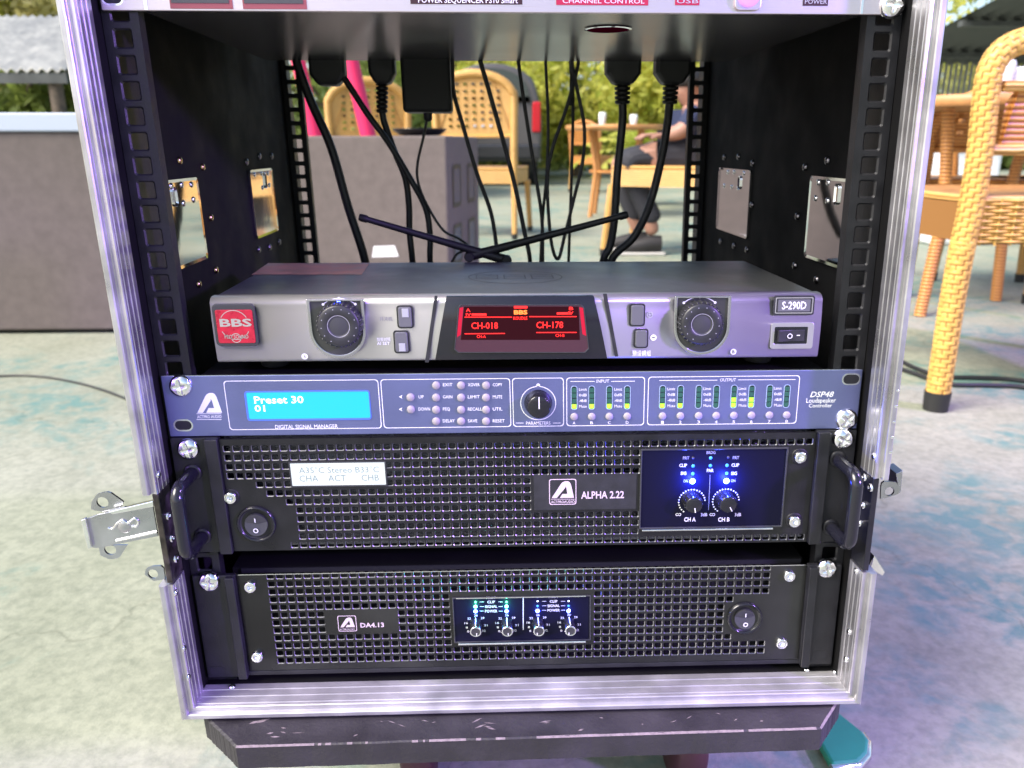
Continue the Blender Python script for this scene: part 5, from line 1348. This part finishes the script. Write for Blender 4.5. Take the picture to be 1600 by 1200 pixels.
# canopy at the right
KY = 5200
kl, kr = B(1480, 78, KY+2500), B(1900, 78, KY+2500)
kt = thing('metal_canopy', 'dark metal canopy roof over the tables in the upper right corner', 'canopy', ((kl.x+kr.x)/2, KY+1500, FZ), lean=False)
kx0, kx1 = kl.x-(kl.x+kr.x)/2, kr.x-(kl.x+kr.x)/2; kz = kl.z-FZ
corrugated(MB(), kx0, kx1, -1500, kz+620, 2500, kz+20, 70, 20).local('roof_sheet', 'roof_dark', kt)
b = MB()
for k in range(46): xx = kx0+(kx1-kx0)*k/45; b.box(xx, xx+22, 2380, 2420, kz-420, kz+10)
b.local('ribbed_screen', 'post_grey', kt)
for k in range(4): MB().box(kx0, kx1, -1400+k*1100, -1320+k*1100, kz+520-k*165, kz+570-k*165).local('rafter', 'roof_dark', kt)
for xx in (kx0+250, kx1-120):
    for yy in (-1250, 2250): MB().tube([(xx, yy, 0), (xx, yy, kz+(500 if yy < 0 else 0))], 45, 12).local('post', 'post_grey', kt)
o = MB().box(-180, 180, -180, 180, 0, 620); o = o.local('white_cooler', 'plastic_white'); q = B(1497, 140, 4300); o.location = (q.x/1000+.05, 4.3, FZ/1000+.0)
bev(o, 30, 3); tag(o, 'white cooler box standing behind the orange table', 'cooler')
lid_ = MB().box(-190, 190, -190, 190, 622, 690).local('lid', 'plastic_white', o, bevel=18); MB().tube([(-120, -195, 560), (-120, -230, 600), (120, -230, 600), (120, -195, 560)], 12, 8).local('handle', 'post_grey', o)
# floor cords at the right and left
def cord(label, pts, r):
    P = [atz(u, v, FZ+r, False) for u, v in pts]; b = P[0]
    o = MB().tube([p-Vector((b.x, b.y, FZ)) for p in smooth_path(P, 8)], r, 8).local('floor_cord', 'cord'); o.location = (b.x/1000, b.y/1000, FZ/1000)
    tag(o, label, 'cord', 'cords lying on the floor')
cord('upper of the black cords crossing the floor behind the chair leg', [(1400, 560), (1430, 575), (1470, 588), (1520, 590), (1570, 592), (1640, 600)], 6)
cord('lower of the black cords crossing the floor behind the chair leg', [(1395, 572), (1430, 584), (1480, 600), (1540, 602), (1590, 604), (1640, 612)], 6)
cord('thin black cord on the floor at the far left', [(-20, 588), (40, 587), (90, 592), (150, 606), (215, 630)], 3.0)

# ------------------------------------------------------------------ trees and greenery
def leaves(name, parent, cen, rad, n, size, m, seed, clumps=26, origin=(0, 0, 0)):
    rg = np.random.default_rng(seed); cc_ = []
    for _ in range(clumps):
        v = rg.normal(size=3); v /= np.linalg.norm(v); cc_.append(np.array(cen)+v*np.array(rad)*rg.uniform(.35, 1.0))
    cc_ = np.array(cc_); idx = rg.integers(0, clumps, n); P = cc_[idx]+rg.normal(size=(n, 3))*np.array(rad)*.17
    d1 = rg.normal(size=(n, 3)); d1 /= np.linalg.norm(d1, axis=1)[:, None]; d2 = np.cross(d1, rg.normal(size=(n, 3))); d2 /= np.linalg.norm(d2, axis=1)[:, None]
    s_ = size*rg.uniform(.6, 1.4, (n, 1)); V = np.empty((n, 4, 3)); V[:, 0] = P-d1*s_; V[:, 1] = P+d2*s_*.42; V[:, 2] = P+d1*s_; V[:, 3] = P-d2*s_*.42
    me = bpy.data.meshes.new(name); me.from_pydata((V.reshape(-1, 3)/1000).tolist(), [], [(4*k, 4*k+1, 4*k+2, 4*k+3) for k in range(n)]); me.materials.append(MATS[m])
    o = bpy.data.objects.new(name, me); COL.objects.link(o); o.parent = parent; return o
def tree(label, u, Y, vt, vc, r, m, n, seed, size=75):
    base = B(u, 300, Y); top = B(u, vt, Y).z-FZ; cz = B(u, vc, Y).z-FZ
    t = thing('tree', label, 'tree', (base.x, Y, FZ), 'trees behind the tables', lean=False)
    rnd = random.Random(seed); H = cz
    MB().tube([(0, 0, 0), (rnd.uniform(-60, 60), 0, H*.4), (rnd.uniform(-120, 120), 0, H*.75), (0, 0, H*1.05)], [130, 100, 80, 40], 12).local('trunk', 'bark', t)
    for k in range(6):
        a = 2*PI*k/6+rnd.random(); L = r*rnd.uniform(.5, .9); MB().tube([(0, 0, H*rnd.uniform(.45, .8)), (L*.5*math.cos(a), L*.5*math.sin(a), H*.95), (L*math.cos(a), L*math.sin(a), H+rnd.uniform(-.1, .5)*r)], [45, 30, 12], 8).local('limb', 'bark', t)
    leaves('crown', t, (0, 0, cz), (r, r, max(r*.75, top-cz)), n, size, m, seed)
tree('dark tree with sparse gaps behind the left pink post', 560, 9500, 60, 150, 1500, 'leaf_dark', 6000, 3)
tree('bright yellow-green tree right of the van', 900, 15500, 40, 130, 2200, 'leaf_light', 11000, 4, 90)
tree('bright leafy tree seen left of the right rear rail', 1060, 13500, 60, 150, 1700, 'leaf_light', 9000, 5, 85)
tree('pale drooping tree in the upper left corner', 20, 11500, -120, -10, 2100, 'leaf_dry', 8000, 6, 95)
tree('green tree behind the hut roof at the left', 95, 12500, 0, 80, 1700, 'leaf_light', 8000, 7, 85)
tree('dark tree under the hut eaves at the left', 45, 9800, 100, 150, 1100, 'leaf_dark', 3000, 8)
tree('bright tree behind the van roof', 720, 17000, 20, 120, 2300, 'leaf_light', 9000, 9, 95)
tree('green tree far behind the canopy at the right', 1530, 12500, -40, 60, 1900, 'leaf_light', 7000, 10, 85)
tree('tall tree beyond the canopy at the far right', 1800, 12000, -120, 60, 2400, 'leaf_dark', 7000, 12, 85)
def fern(label, u, v, Y, n, L, seed):
    base = B(u, v, Y); t = thing('potted_palm', label, 'plant', (base.x, Y, FZ), lean=False); rnd = random.Random(seed); h = base.z-FZ
    MB().lathez(0, 0, [(150, 0), (210, 320), (225, 330), (200, 332)], 20).local('pot', 'tile_orange', t); MB().tube([(0, 0, 300), (0, 0, h)], [45, 30], 8).local('stem', 'bark', t)
    for k in range(n):
        a = rnd.uniform(0, 2*PI); e = rnd.uniform(.15, 1.2); b = MB(); P = [Vector((math.cos(a)*L*s_*math.cos(e*.8), math.sin(a)*L*s_*math.cos(e*.8), h+L*s_*math.sin(e)-L*.55*s_*s_)) for s_ in np.linspace(0, 1, 9)]
        sd_ = Vector((-math.sin(a), math.cos(a), 0))
        for i in range(1, 9):
            for s_ in (-1, 1): b.add([P[i-1], P[i], P[i]+sd_*s_*L*.22*(1-.6*i/9)+Vector((0, 0, -40)), ], [(0, 1, 2)])
        b.local('frond', 'leaf_light', t)
fern('feathery potted palm behind the far table', 1000, 240, 7600, 16, 700, 5)
hdg = MB()
rg = np.random.default_rng(21); n = 20000; xx = rg.uniform(-14000, 16000, n); zz = rg.beta(1.2, 1.6, n)*1500; yy = 19500+rg.normal(size=n)*700+500*np.sin(xx/900)
d1 = rg.normal(size=(n, 3)); d1 /= np.linalg.norm(d1, axis=1)[:, None]; d2 = np.cross(d1, rg.normal(size=(n, 3))); d2 /= np.linalg.norm(d2, axis=1)[:, None]
s_ = 130*rg.uniform(.6, 1.4, (n, 1)); Pn = np.stack([xx, yy, zz], 1); V = np.empty((n, 4, 3)); V[:, 0] = Pn-d1*s_; V[:, 1] = Pn+d2*s_*.5; V[:, 2] = Pn+d1*s_; V[:, 3] = Pn-d2*s_*.5
me = bpy.data.meshes.new('hedge'); me.from_pydata((V.reshape(-1, 3)/1000).tolist(), [], [(4*k, 4*k+1, 4*k+2, 4*k+3) for k in range(n)]); me.materials.append(MATS['leaf_dark'])
o = bpy.data.objects.new('hedge', me); COL.objects.link(o); o.location = (0, 0, FZ/1000); tag(o, 'far dark green hedge closing off the yard', 'hedge', kind='stuff')
